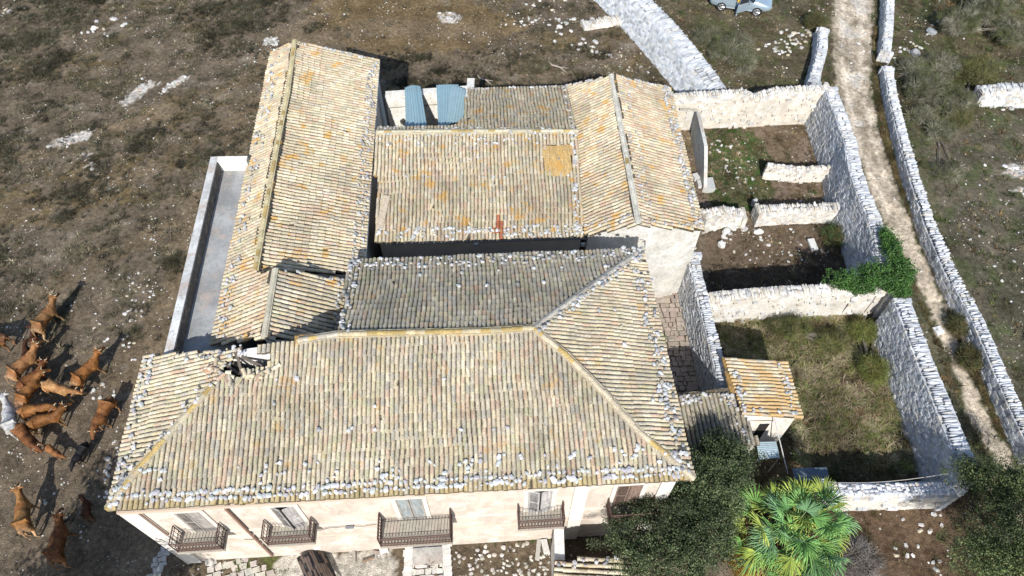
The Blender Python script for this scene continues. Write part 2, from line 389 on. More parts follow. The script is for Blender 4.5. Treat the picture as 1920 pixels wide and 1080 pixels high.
PATHS = [(ww([(250, 700), (330, 560), (380, 380), (455, 230), (520, 90), (700, 50), (900, 60)]), 1.1), (ww([(-40, 330), (150, 260), (420, 180), (560, 60), (640, -30)]), .5), (ww([(-40, 420), (200, 350), (400, 250), (470, 200)]), .5), (ww([(60, 560), (200, 480), (330, 420)]), .6)]
BLDG = [ww([(345, 1047), (640, 1035), (1000, 1012), (1240, 985)])]
def gcol(X, Y):
    n1 = fbm(X, Y, .35); n2 = fbm(X, Y, 1.4, 2); n3 = fbm(X, Y, 4.5, 4)
    c = np.zeros(X.shape+(3,)); c[:] = (.135, .111, .084)
    def mix(m, col):
        m = np.clip(m, 0, 1)[..., None]; c[:] = c*(1-m)+np.array(col)*m
    west = X < 10
    mix(np.clip((n1-.50)*5, 0, .7)*west, (.150, .126, .098))               # grey brown dung-coloured flats
    mix(np.clip((n2-.52)*6, 0, .8)*(Y > 19)*west, (.070, .066, .042))        # dark scrub cover
    mix(np.clip((n1*.6+n2*.4-.52)*7, 0, .8)*west*(Y > 26), (.140, .108, .058))
    mix(pip(X+(n2-.5)*3, Y+(n3-.5)*3, BARE)*.75, (.150, .122, .090))
    mix(pip(X+(n2-.5)*4, Y+(n3-.5)*3, OCHRE)*.75, (.165, .120, .062))
    east = X > 22.5-.0*Y
    mix((X > 9.9)*(Y > 35.5)*1.0, (.105, .090, .062)); mix((X > 9.9)*(Y > 35.5)*np.clip((n2-.5)*5, 0, 1), (.085, .088, .045))
    mix((X > 19.5)*(Y < 35.5)*1.0, (.115, .105, .080)); mix((X > 19.5)*np.clip((n1-.5)*5, 0, 1)*.7, (.065, .066, .045)); mix((X > 19.5)*np.clip((n2-.56)*7, 0, 1)*.6, (.060, .085, .03))
    mix(pip(X, Y, Y1)*1.0, (.150, .118, .082)); mix(pip(X, Y, Y1)*np.clip((n2-.5)*6, 0, .9), (.19, .15, .12))
    mix(pip(X+(n2-.5)*2, Y+(n3-.5)*2, Y1G)*.8, (.075, .090, .040))
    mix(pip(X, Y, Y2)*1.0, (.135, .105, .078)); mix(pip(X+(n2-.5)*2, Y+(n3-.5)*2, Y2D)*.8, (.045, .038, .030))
    mix(pip(X, Y, Y3)*1.0, (.085, .070, .042))
    mix(pip(X, Y, COURT)*1.0, (.10, .082, .062))
    mix(((Y < 9.3)*(X > -13.2)*(X < 4.4))*1.0, (.13, .105, .075))
    mix(((Y < 9.3)*(X > -11.5)*(X < -9.2))*np.clip((n2-.42)*6, 0, .8), (.08, .10, .03))
    mix(pip(X+(n3-.5)*.6, Y+(n3-.5)*.5, SLAB)*.95, (.50, .48, .44))
    mix(((X > 9)*(Y < 11.2))*1.0, (.085, .062, .042)); mix(pip(X, Y, SOIL)*1.0, (.115, .082, .056))
    d = dline(X+(n3-.5)*.7+(n2-.5)*.6, Y, TRK, TRKW)
    mix((d < 3.6)*(d > 1)*(Y < 36)*.35, (.085, .095, .045))
    mix(np.clip((1.12-d)*4, 0, 1)*np.clip(1.45-n3, .6, 1)*(.88+.1*(Y < 28)), (.56, .495, .41))
    mix(np.clip((1.1-d)*4, 0, 1)*np.clip((n2-.53)*8, 0, .7)*(Y > 26), (.26, .225, .175))
    mix(np.clip((.9-d)*4, 0, 1)*np.clip((vn(X, Y, 1.1, 6)-.68)*14, 0, .9)*(Y > 29), (.52, .50, .47))
    rut = np.abs(dline(X+(n2-.5)*.5, Y, TRK, TRKW)-.52); mix(np.clip(1-rut*5, 0, .6)*(Y > 27)*(n3 > .42), (.72, .65, .56))
    for q, w_ in PATHS: mix(np.clip(1.3-dline(X+(n2-.5)*1.2, Y+(n3-.5)*.8, q)/w_, 0, .75), (.165, .130, .088))
    for q in ROCKS: mix(pip(X+(n3-.5)*.9, Y+(n3-.5)*.7, q)*.9, (.52, .50, .48))
    mix(np.clip((fbm(X*.6, Y*1.3, 1.0, 5)-.755)*30, 0, .35)*(Y > 14)*west, (.26, .24, .21))
    c[:] = c*np.array((1.30, 1.24, 1.15)); return c
xs = np.concatenate([-60-np.geomspace(1, 260, 22)[::-1], np.arange(-60, -28, .5), np.arange(-28, 29, .16), np.arange(29, 60, .5), 60+np.geomspace(1, 260, 22)])
ys = np.concatenate([-20-np.geomspace(1, 260, 20)[::-1], np.arange(-20, 4, .8), np.arange(4, 36, .16), np.arange(36, 60, .3), 60+np.geomspace(1, 300, 22)])
GX, GY = np.meshgrid(xs, ys); GZ = (fbm(GX, GY, .5)-.5)*.10+(fbm(GX, GY, 2.2, 3)-.5)*.09
inner = ((GX > -15.5) & (GX < 9) & (GY > 9) & (GY < 32)) | ((GX > -13) & (GX < 5) & (GY < 9.3) & (GY > 4)); GZ = np.where(inner, GZ*.3, GZ)
GZ += .05*np.clip(dline(GX, GY, TRK, TRKW)-1, -1, 0)
def gz(x, y):
    z = (fbm(np.array([x]), np.array([y]), .5)-.5)*.10+(fbm(np.array([x]), np.array([y]), 2.2, 3)-.5)*.09
    return float(z[0])
me = bpy.data.meshes.new('ground'); ny, nx = GX.shape
me.vertices.add(nx*ny); me.vertices.foreach_set('co', np.stack([GX, GY, GZ], -1).ravel())
I = np.arange(ny*nx).reshape(ny, nx); Q = np.stack([I[:-1, :-1], I[:-1, 1:], I[1:, 1:], I[1:, :-1]], -1).reshape(-1, 4)
me.loops.add(Q.size); me.loops.foreach_set('vertex_index', Q.ravel().astype(np.int32)); me.polygons.add(len(Q)); me.polygons.foreach_set('loop_start', (np.arange(len(Q))*4).astype(np.int32))
me.update(calc_edges=True); me.polygons.foreach_set('use_smooth', np.ones(len(Q), bool))
gc = gcol(GX, GY).reshape(-1, 3); at = me.color_attributes.new('Col', 'FLOAT_COLOR', 'POINT'); at.data.foreach_set('color', np.hstack([gc, np.ones((len(gc), 1))]).ravel().astype(np.float32))
me.materials.append(M['ground']); ground = bpy.data.objects.new('ground', me); C.objects.link(ground); tag(ground, kind='structure')

# ================================================================== MAIN HOUSE
EH = 6.65
F0 = np.array([-7.124, 8.298, 0.]); FE = np.array([.99805, .0625, 0]); FN = np.array([.0625, -.99805, 0])
def fp(s, z, d=0.0): return F0+FE*s+FN*d+np.array([0, 0, z])
def fs(px, py, h): return float(np.dot(P(px, py, h)-F0, FE))
def fq(px, py, d=0.0):
    o = F0+FN*d; v = ray(px, py); t = np.dot(o-EYE, FN)/np.dot(v, FN); w_ = EYE+v*t; return float(np.dot(w_-F0, FE)), float(w_[2])
def fbox(mb, s0, s1, z0, z1, d0, d1, col=(1, 1, 1)):
    return mb.boxes([fp((s0+s1)/2, (z0+z1)/2, (d0+d1)/2)], np.array([[FE*(s1-s0)/2, FN*(d1-d0)/2, np.array([0, 0, (z1-z0)/2])]]), 0, np.array([col]))
FL, FR, BR, BL, BLl = P(203, 955, EH), P(1300, 897, EH), P(1205, 468, EH), P(655, 490, EH), P(272, 668, EH)
RE = P(1000, 617, 8.05)
PF = Plane(FL, FR, RE); RL = PF.hit(462, 652); RM = PF.hit(632, 628)
PB = Plane(BR, BL, RE); RM2 = PB.hit(632, 628)
house = thing('farmhouse', 'two storey peach plastered farmhouse with balconies and a large hipped tile roof', 'house', F0)
HOLE = [np.array([PF.hit(*p)[:2] for p in [(414, 690), (432, 668), (450, 657), (496, 656), (512, 668), (500, 684), (470, 692), (452, 710), (425, 708)]])]
def hole(p): return inpoly(p[0]+ns(p[0], p[1], 3)*.12, p[1], HOLE[0])
mb = MB()
slope(mb, [FL, FR, RE, RM, RL], FL, FR, W_FRONT, hole=hole, sag=.07, eave=(.46, .35, .14))
def dkb(x): return x
slope(mb, [BR, BL, RM2, RE], BL, BR, W_BACK, sag=.05, dk=1.0)
slope(mb, [FR, BR, RE], FR, BR, [34, 16, 22, 12, 4, 1.0, 8], sag=.05)
slope(mb, [FL, RL, BLl], BLl, FL, W_CREAM, hole=hole, sag=.05)
roof = mb.build('roof', M['tile_main'], house)
mb = MB(); caps(mb, [RE, PF.hit(1060, 665), PF.hit(1130, 735), PF.hit(1200, 812), FR], col=(.54, .46, .33), lich=.35); mb.build('ridge_cap', M['tile_plain'], roof)
mb = MB(); caps(mb, [RE, (RE+BR)/2, BR], col=(.46, .43, .37), lich=.05); mb.build('ridge_cap', M['tile_plain'], roof)
mb = MB(); caps(mb, [RM, PF.hit(760, 625), PF.hit(900, 622), RE], col=(.52, .44, .28), lich=.45); mb.build('ridge_cap', M['tile_plain'], roof)
mb = MB(); caps(mb, [PF.hit(560, 640), RM], col=(.48, .43, .34), lich=.3); mb.build('ridge_cap', M['tile_plain'], roof)
mb = MB(); caps(mb, [PF.hit(400, 722), PF.hit(340, 790), PF.hit(260, 880), FL], col=(.48, .42, .30), lich=.45); mb.build('ridge_cap', M['tile_plain'], roof)
# eave stones (front ones counted one by one)
dnF = unit(np.cross(PF.n, unit(FR-FL))); upF = -dnF if dnF[2] < 0 else dnF
len_ = np.linalg.norm(FR-FL); edir_ = (FR-FL)/len_
for row_ in (.17, .40):
    _s = .1
    while _s < len_-.1:
        _q = FL+edir_*_s+upF*(row_+R.normal(0, .035)); _z = min(.13, R.gamma(8, .0085)+.008)
        if R.random() < .93 and ns(_s, row_*4, .8, 8) > -.36: ROOFSTONES_BIG.append((_q+PF.n*(.068+ns(_q[0], _q[1], .45, 3)*.06+_z*.3), _z, PF.n))
        _s += R.uniform(.13, .20)
edge_stones(FL+(FR-FL)*.45, FR, upF, PF.n, [.62, .85, 1.05], 60, True, (.05, .10))
edge_stones(FL, FL+(FR-FL)*.4, upF, PF.n, [.62, .9, 1.2], 34, True, (.05, .09))
PRt = Plane(FR, BR, RE); upR = np.cross(PRt.n, unit(BR-FR)); upR = upR if upR[2] > 0 else -upR
edge_stones(FR, BR, upR, PRt.n, [.2, .42, .6], 150, False, (.05, .10)); edge_stones(FR, BR, upR, PRt.n, [1., 1.8, 2.6], 14, False)
upB = np.cross(PB.n, unit(BR-BL)); upB = upB if upB[2] > 0 else -upB
edge_stones(BL, BR, upB, PB.n, [.12, .3, .5, .7], 190, False, (.05, .09)); edge_stones(BL, BR, upB, PB.n, [1.2, 2.2], 16, False)
edge_stones(RM, BL, unit(FR-FL), PB.n, [.15, .4], 45, False, (.05, .09)); edge_stones(BR, RE, upB, PB.n, [.1, .3, .5], 40, False, (.05, .1)); edge_stones(BR, RE, unit(FR-BR), PRt.n, [.2, .35], 30, False, (.05, .1))
PLt = Plane(FL, RL, BLl); upL = np.cross(PLt.n, unit(FL-BLl)); upL = upL if upL[2] > 0 else -upL
edge_stones(FL, BLl, upL, PLt.n, [.15, .35, .5], 75, False, (.05, .10)); edge_stones(BLl, RL, unit(FL-BLl), PLt.n, [.12, .3], 30, False, (.04, .08))
edge_stones(FL, RL, upF, PF.n, [.1, .35, .6], 45, False, (.05, .09)); edge_stones(RL+upF*-3, FR+(FL-FR)*.3+upF*2, upF, PF.n, [0, .8, 1.8], 14, False)
# walls
mb = MB(); c = (.56, .48, .40); SA, SB = -6.33, 12.93
A_, B_ = fp(SA, 0), fp(SB, 0); ZT = EH-.13
back = [(BR[0]-.25, BR[1]-.25), (BL[0]+.2, BL[1]-.25), (RM[0], RM[1])]
shell(mb, [(A_[0], A_[1], ZT), (B_[0], B_[1], ZT)], c, close=False)
shell(mb, [(B_[0], B_[1], ZT), (back[0][0], back[0][1], ZT), (back[1][0], back[1][1], ZT), (RM[0], RM[1], RM[2]-.12)], c, close=False)
shell(mb, [(BLl[0]+.25, BLl[1]-.1, ZT), (A_[0], A_[1], ZT)], c, close=False)
mb.build('wall', M['plaster'], house)
mb = MB(); rl = RL+np.array([0, -.12, 0])
thickwall(mb, RM[:2]-np.array([0, .12]), rl[:2], RM[2]-.12, RL[2]-.12, .3, (.85, .82, .76)); thickwall(mb, rl[:2], BLl[:2]+np.array([.25, -.2]), RL[2]-.12, ZT, .3, (.85, .82, .76))
mb.build('rear_wall', M['render'], house)
mb = MB(); p4 = [A_, B_, np.array([*back[0], 0]), np.array([*back[1], 0]), RM, rl, BLl+np.array([.3, -.2, 0])]
mb.poly([(p[0], p[1], 5.4) for p in p4], (.05, .045, .04)); mb.build('attic_floor', M['dark'], house)
# fascia under the eaves
mb = MB()
for a, b, inn in ((FL, FR, upF), (FR, BR, upR), (BL, BR, upB), (FL, BLl, upL)):
    e = unit(b-a); nn = unit(np.cross(e, inn)); nn = nn if nn[2] > 0 else -nn
    cc = (a+b)/2+inn*.16-nn*.085; mb.boxes([cc], np.array([[e*np.linalg.norm(b-a)/2, inn*.16, nn*.03]]), 0, np.array([(.42, .33, .24)]))
mb.build('eave_course', M['plaster'], house)
# fallen rafters and broken tiles round the hole
mb = MB(); hc = PF.hit(450, 690)
for (x0, y0, x1, y1, zo) in [(418, 678, 462, 705, -.25), (432, 672, 470, 690, -.45), (425, 690, 450, 700, -.6), (440, 655, 452, 700, -.15), (455, 668, 500, 690, -.1), (414, 700, 446, 712, -.3)]:
    a, b = PF.hit(x0, y0)+np.array([0, 0, zo]), PF.hit(x1, y1)+np.array([0, 0, zo*1.3]); d = b-a; e = unit(d); x = unit(np.cross(e, (0, 0, 1)))
    mb.boxes([(a+b)/2], np.array([[e*np.linalg.norm(d)/2*1.15, x*.05, np.cross(x, e)*.05]]), .05, np.array([(.17, .14, .115)]))
mb.build('rafter', M['wood'], roof)
mb = MB(); cen, AA = [], []
for i in range(34):
    t = R.uniform(0, 2*math.pi); t = R.uniform(.1, 3.5); rr = R.uniform(.9, 1.25); px = 458+rr*46*math.cos(t); py = 688+rr*20*math.sin(t)
    p = PF.hit(px, py)
    if p[0] < RL[0]-.6 or py < 660 and px < 480: p = PLt.hit(px, py) if py > 668 else p
    an = R.uniform(0, 6.28); e = np.array([math.cos(an), math.sin(an), R.uniform(-.2, .2)]); x = unit(np.cross(e, PF.n)); cen.append(p+PF.n*R.uniform(.08, .16)); AA.append([x, unit(e)*R.uniform(.5, .9), PF.n])
mb.temps(TILE, np.array(cen), np.array(AA), pick(PAL, [30, 5, 35, 25, 0, 2, 2], 34)); mb.build('broken_tile', M['tile_plain'], roof)['kind'] = 'stuff'

# facade mouldings
mb = MB(); W = (.58, .53, .47)
fbox(mb, SA+.0, SB, 3.66, 3.80, .005, .06, W); fbox(mb, SA, SB, 2.44, 2.50, .005, .045, (.58, .48, .39)); fbox(mb, SA, SB, 6.32, 6.50, .005, .09, (.50, .40, .31))
mb.build('string_course', M['trim'], house)
for s0, s1 in ((SA, SA+.62), (9.35, 9.86), (SB-.5, SB)):
    mb = MB(); fbox(mb, s0, s1, 0, 6.32, .002, .075, (.60, .57, .52)); mb.build('pilaster', M['trim'], house)
mb = MB()
for s in (-2.73,):
    for z0, z1 in ((.35, 1.9), (2.0, 3.1), (3.2, 6.3)): fbox(mb, s-.04, s+.04, z0, z1, .06, .12, (.24, .15, .11))
mb.build('downpipe', M['iron'], house)
mb = MB(); fbox(mb, SA+.67, SA+.72, 3.8, 6.3, .05, .09, (.26, .18, .14)); mb.build('downpipe', M['iron'], house)

def french_window(name_s0, s1, ajar, col, glass=False):
    s0 = name_s0
    fr = MB(); fbox(fr, s0-.16, s0, 3.80, 6.12, .003, .05, W); fbox(fr, s1, s1+.16, 3.80, 6.12, .003, .05, W); fbox(fr, s0-.2, s1+.2, 6.12, 6.27, .003, .09, W)
    f = fr.build('window', M['trim'], house)
    dk = MB(); fbox(dk, s0, s1, 3.82, 6.12, .004, .012, (.03, .03, .03)); dk.build('opening', M['dark'], f)
    mid = (s0+s1)/2; wd = (s1-s0)/2-.02
    for sg in (-1, 1):
        sh = MB(); hinge = s0+.01 if sg < 0 else s1-.01; an = ajar*(1 if sg < 0 else 1)
        hp = fp(hinge, 0, .03); dirs = (FE*(-sg)*math.cos(an)+FN*math.sin(an)); nn = np.cross(dirs, (0, 0, 1))
        def b(u0, u1, z0, z1, t=.018, cc=col):
            sh.boxes([hp+dirs*(u0+u1)/2+np.array([0, 0, (z0+z1)/2])], np.array([[dirs*(u1-u0)/2, nn*t, np.array([0, 0, (z1-z0)/2])]]), 0, np.array([cc]))
        b(0, .06, 3.84, 6.08); b(wd-.06, wd, 3.84, 6.08); b(0.06, wd-.06, 5.98, 6.08); b(.06, wd-.06, 3.84, 4.15); b(.06, wd-.06, 4.95, 5.04)
        if glass: b(.06, wd-.06, 4.15, 4.95, .006, (.30, .33, .33)); b(.06, wd-.06, 5.04, 5.98, .006, (.30, .33, .33))
        else:
            z = 4.18
            while z < 5.95:
                if not 4.90 < z < 5.03:
                    sh.boxes([hp+dirs*wd/2+np.array([0, 0, z])], np.array([[dirs*(wd/2-.06), nn*.016+np.array([0, 0, .018]), np.array([0, 0, .018])+nn*.001]]), 0, np.array([np.array(col)*R.uniform(.85, 1.1)]))
                z += .062
        sh.build('shutter', M['wood'], f)
def balcony(s0, s1, dep, z=3.86, col=(.22, .19, .16)):
    root = thing('balcony', None, None); root.parent = house; root.location = tuple(fp((s0+s1)/2, 0)-F0)
    mb = MB(); fbox(mb, s0, s1, z-.10, z, .01, dep, (.40, .36, .29)); fbox(mb, s0+.05, s1-.05, z-.2, z-.10, .01, dep*.5, (.44, .40, .34))
    mb.build('slab', M['concrete'], root)
    mb = MB(); c = (.075, .045, .04)
    zt = z+.92; d = dep-.05
    cor = [(s0+.04, .06), (s0+.04, d), (s1-.04, d), (s1-.04, .06)]
    for (a, da), (b, db) in zip(cor[:-1], cor[1:]):
        A0, B0 = fp(a, 0, da), fp(b, 0, db); L = np.linalg.norm(B0-A0)
        for zz, r in ((zt, .024), (z+.72, .014), (z+.36, .014), (z+.08, .018)):
            mb.bar(A0+[0, 0, zz], B0+[0, 0, zz], r, c, n=4)
        n = max(2, int(L/.115))
        for i in range(n+1):
            q = A0+(B0-A0)*i/n; r = .022 if i in (0, n) else .011
            mb.bar(q+[0, 0, z], q+[0, 0, zt], r, c, n=4)
            if i < n:   # lattice between the two middle rails
                q2 = A0+(B0-A0)*(i+1)/n
                mb.bar(q+[0, 0, z+.08], q2+[0, 0, z+.36], .009, c, n=4); mb.bar(q2+[0, 0, z+.08], q+[0, 0, z+.36], .009, c, n=4)
                mb.bar(q+[0, 0, z+.72], q2+[0, 0, zt], .008, c, n=4)
    mb.build('railing', M['iron'], root)
balcony(fs(337, 1019, 3.86)-.02, fs(424, 1015, 3.86), .78); french_window(-4.60, -3.74, .04, (.34, .31, .28))
balcony(fs(503, 1006, 3.86), fs(593, 1000, 3.86), .74); french_window(-1.32, -.50, .42, (.38, .36, .34))
balcony(fs(714, 998, 3.86), fs(849, 992, 3.86), 1.05); french_window(3.03, 3.95, .03, (.33, .31, .28), True)
balcony(fs(970, 980, 3.86), fs(1057, 976, 3.86), .74); french_window(7.72, 8.58, .30, (.42, .40, .38))
balcony(fs(1138, 974, 3.86), fs(1226, 966, 3.86), .74); french_window(10.90, 11.82, .05, (.20, .14, .11))
mb = MB(); fbox(mb, 2.78, 2.98, 0, 2.3, .003, .06, W); fbox(mb, 4.42, 4.62, 0, 2.3, .003, .06, W); fbox(mb, 2.78, 4.62, 2.3, 2.42, .003, .08, W)
dr = mb.build('door', M['trim'], house); mb = MB(); fbox(mb, 2.98, 4.42, .05, 2.3, .004, .02, (.06, .075, .10)); mb.build('door_leaf', M['wood'], dr)
mb = MB(); fbox(mb, 2.85, 4.55, 0, .10, .06, .75, (.46, .43, .38)); mb.build('doorstep', M['concrete'], house)
mb = MB(); s, z = fq(655, 982); fbox(mb, s-.16, s+.14, 3.40, 3.54, .05, .13, (.20, .20, .21)); mb.build('meter_box', M['plastic'], house)
mb = MB(); pt = [fp(-.4, 3.1, .06), fp(.2, 3.45, .06), fp(s-.16, 3.47, .06)]; mb.tube(pt, .012, (.1, .1, .1)); mb.build('cable', M['plastic'], house); mb = MB(); pt = [fp(s+.14, 3.47, .06), fp(1.5, 3.38, .06), fp(2.0, 3.55, .06)]; mb.tube(pt, .012, (.1, .1, .1)); mb.build('cable', M['plastic'], house); mb = MB(); mb.tube([fp(-3.2, 2.7, .06), fp(-2.9, 2.62, .06), fp(-2.0, 2.7, .06), fp(-1.2, 2.75, .06)], .012, (.1, .1, .1)); mb.build('cable', M['plastic'], house)

# ================================================================== LEFT WING
lw = thing('tiled_wing', 'long two pitched tile roofed wing behind the left half of the farmhouse', 'building', P(600, 300, 0))
LE = 6.3; HT = 6.55
La, Lb = P(510, 97, LE), P(397, 645, LE); Lr = P(553, 77, 7.0); PL = Plane(La, Lb, Lr)
r1, r2, r3, r4 = PL.hit(553, 77), PL.hit(480, 508), PL.hit(517, 505), PL.hit(496, 634)
Ra, Rb = P(710, 113, 5.5), P(683, 487, 5.5); PR = Plane(Ra, Rb, r1); q2 = PR.hit(480, 508)
Re = Rb+(Rb-Ra)*.055; r2b = np.array([r2[0], r2[1], q2[2]])
mb = MB()
slope(mb, [La, r1, r2, PL.hit(483, 511), Lb+(La-Lb)*.27], La, Lb, W_CREAM, sag=.05, sp=.195)
slope(mb, [Lb+(La-Lb)*.27, PL.hit(486, 511), r3, r4, Lb], La, Lb, W_PINK, sag=.05, sp=.195)
slope(mb, [r1, Ra, Re, q2], Ra, Rb, W_CREAM, sag=.07, sp=.195)
S1 = P(648, 524, 6.15); PS = Plane(r3, r4, S1); S2 = PS.hit(634, 632)
slope(mb, [r3, S1, S2, r4], S1, S2, [20, 22, 22, 8, 16, 1, 8], sag=.04, sp=.195)
roof = mb.build('roof', M['tile_left'], lw)
mb = MB(); caps(mb, [r1, PL.hit(540, 175), PL.hit(520, 275), PL.hit(500, 390), r2], r=.095, col=(.62, .53, .31), lich=.3); mb.build('ridge_cap', M['tile_plain'], roof); mb = MB(); caps(mb, [r3, r4], r=.095, col=(.58, .53, .40), lich=.15)
mb.build('ridge_cap', M['tile_plain'], roof)
mb = MB(); c = (.60, .59, .56); ins = np.array([.15, 0, 0])
vz = -.10
shell(mb, [(La[0]+.15, La[1]-.15, La[2]+vz), (r1[0], r1[1]-.15, r1[2]+vz), (Ra[0]-.15, Ra[1]-.15, Ra[2]+vz), (Re[0]-.15, Re[1], Re[2]+vz), (r2[0], r2[1]+.05, r2b[2]+vz), (Lb[0]+.15, Lb[1], Lb[2]+vz)], c)
shell(mb, [(r2[0], r2[1], r2[2]-.1), (r3[0], r3[1]-.06, r3[2]-.06), (S1[0], S1[1], S1[2]-.08), (S1[0], S1[1]-3, S1[2]-.1), (r4[0], r4[1], r4[2]-.1)], c)
mb.build('wall', M['render'], lw)
mb = MB(); e = unit(Rb-Ra); mb.bar(Ra+[.03, 0, -.04], Re+[.03, 0, -.06], .055, (.62, .64, .66), n=8); mb.build('gutter', M['sheet'], lw)
upq = np.cross(PR.n, unit(Rb-Ra)); upq = upq if upq[2] > 0 else -upq
edge_stones(Ra, Re, upq, PR.n, [.15, .35, .5], 170, False, (.05, .085)); edge_stones(r1, Ra, unit(Rb-Ra), PR.n, [.15], 36, False, (.05, .08))
upl = np.cross(PL.n, unit(Lb-La)); upl = upl if upl[2] > 0 else -upl
edge_stones(La, Lb, upl, PL.n, [.3, .5, .7], 120, False, (.05, .10)); edge_stones(S1, S2, -unit(S1-r3), PS.n, [.1, .25], 30, False, (.05, .08)); edge_stones(r3, S1, unit(r4-r3), PS.n, [.1], 18, False, (.05, .08))

# terrace
tz, fz = 6.72, 6.06
o1, o2, o3 = P(395, 294, tz), P(306, 668, tz), P(470, 293, tz)
mb = MB(); tr = thing('terrace', 'grey concrete roof terrace with a low white parapet left of the tiled wing', 'terrace', P(370, 480, 0))
TP = np.array([o1[:2], o3[:2], [Lb[0]+.6, o3[1]], Lb[:2]+np.array([.7, -.3]), o2[:2]+np.array([.2, -.6])])
dt = unit(o2[:2]-o1[:2]); nt_ = np.array([-dt[1], dt[0]])
i1 = o1[:2]+nt_*.2; i2 = o2[:2]+nt_*.2+dt*.4
mb.poly([(o1[0]+.1, o1[1]-.1, fz), (i2[0]-.1, i2[1], fz), (Lb[0]+.8, Lb[1]-.6, fz), (La[0]+.8, o1[1]-.1, fz)], (.33, .335, .33)); mb.build('floor', M['concrete'], tr)
mb = MB(); c = (.62, .62, .60)
thickwall(mb, o1[:2], o2[:2]+dt*.5, tz, tz, .34, (.60, .60, .58), side=1); mb.build('parapet', M['concrete'], tr)
mb = MB(); _a = o1[:2]+nt_*.345+dt*.35; _b = o2[:2]+nt_*.345+dt*.5; thickwall(mb, _a, _b, tz-.05, tz-.05, .02, (.13, .115, .10), z0=fz, side=1); mb.build('parapet_shade_stain', M['render'], tr)  # thin dark sheet: the inner face's shade and stain painted into its colour
mb = MB(); thickwall(mb, o1[:2]+nt_*.34, np.array([La[0]+.6, o3[1]+.02]), tz, tz, .30, (.78, .76, .70), side=-1); mb.build('parapet', M['render'], tr)

# ================================================================== MIDDLE BUILDING
mbld = thing('barn', 'tile roofed barn with an orange lichen patch between the two wings', 'building', P(900, 350, 0))
Ma, Mb2 = P(705, 453, 5.0), P(1095, 444, 5.0); Mr = P(1082, 247, 6.5); PM = Plane(Ma, Mb2, Mr); Ml = PM.hit(705, 249)
Na, Nb = P(876, 168, 5.2), P(1062, 163, 5.2); PN = Plane(Na, Nb, Mr)
PATCH = [PM.hit(*p)[:2] for p in [(1017, 276), (1072, 272), (1070, 322), (1058, 330), (1024, 328)]]
REDT = [PM.hit(*p)[:2] for p in [(928, 402), (937, 398), (944, 420), (943, 448), (922, 448), (922, 425)]]
mb = MB()
slope(mb, [Ma, Mb2, Mr, Ml], Ma, Mb2, W_CREAM, sag=.06, red=lambda p: inpoly(p[0], p[1], REDT) and R.random() < .8, hole=lambda p: inpoly(p[0], p[1], PATCH))
slope(mb, [Na, Nb, Mr, PN.hit(858, 247), PN.hit(850, 240), PN.hit(868, 222)], Na, Nb, W_FRONT, sag=.06)
sA, sB = PN.hit(705, 247), PN.hit(862, 247); sC, sD = PN.hit(706, 241), PN.hit(855, 238)
slope(mb, [sA, sB, sD, sC], sC, sD, W_FRONT, sag=.02)
roof = mb.build('roof', M['tile_mid'], mbld)
mb = MB(); slope(mb, [np.array([p[0], p[1], PM.z(p[0], p[1])]) for p in PATCH], Ma, Mb2, [1, 0, 0, 0, 0, 0, 0], sp=.085, expo=.31, sag=.0, lift=-.02)
for k in mb.K[4]: pass
mb.K[4] = [np.broadcast_to(np.array((.50, .34, .14)), k.shape)*R.uniform(.8, 1.2, (len(k), 1)) if len(k) > 30 else k for k in mb.K[4]]
tag(mb.build('tile_patch', M['tile_mid'], roof), 'orange patch of narrow tiles')
mb = MB(); caps(mb, [Ml+[0, 0, .0], PM.hit(900, 247), Mr], r=.10, col=(.55, .50, .36), lich=.2); mb.build('ridge_cap', M['tile_plain'], roof)
mb = MB(); c = (.36, .33, .29)
shell(mb, [(Ma[0]+.1, Ma[1]+.2, 4.9), (Mb2[0]-.1, Mb2[1]+.2, 4.9), (Nb[0]-.05, Nb[1]-.15, 5.1), (Na[0]+.15, Na[1]-.15, 5.1), (Na[0]+.15, Mr[1]-.1, 6.35), (Ml[0]+.1, Mr[1]-.1, 6.35)], c)
mb.build('wall', M['render'], mbld)
mb = MB(); mb.bar(Ma+[0.4, -.08, -.08], Mb2+[.1, -.08, -.02], .055, (.12, .12, .12), n=6)
for px in (893, 1093): q = P(px, 455, 4.9); q[1] = Ma[1]-.1; mb.box(q, (.10, .06, .09), (.34, .34, .33))
mb.build('gutter', M['sheet'], mbld)
mb = MB(); a = PM.hit(727, 368)+PM.n*.16; b = PM.hit(712, 430)+PM.n*.12; e = unit(b-a); x = unit(np.cross(e, PM.n)); mb.boxes([(a+b)/2], np.array([[e*np.linalg.norm(b-a)/2, x*.16, PM.n*.015]]), .06, np.array([(.45, .38, .29)]))
tag(mb.build('plank', M['wood']), 'grey brown plank lying at the left edge of the barn roof', 'plank')
upM = np.cross(PM.n, unit(Mb2-Ma)); upM = upM if upM[2] > 0 else -upM
edge_stones(Ma, Mb2, upM, PM.n, [.15, .35, .55], 190, False, (.05, .09)); edge_stones(Mb2, Mr, unit(Ma-Mb2), PM.n, [.2, .35], 60, False, (.05, .09)); edge_stones(Ml, Mr, -upM, PM.n, [.15, .4, .7], 60, False, (.05, .08)); edge_stones(Ml, Mr, -upM, PM.n, [1.5, 2.5], 30, False, (.04, .07))
upN = np.cross(PN.n, unit(Nb-Na)); upN = upN if upN[2] > 0 else -upN
edge_stones(Na, Nb, upN, PN.n, [.12], 40, False, (.05, .08)); edge_stones(sC, Mr, upN, PN.n, [-.1, .1], 60, False, (.05, .08)); edge_stones(Nb, Mr, unit(Na-Nb), PN.n, [.2], 26, False, (.05, .08))

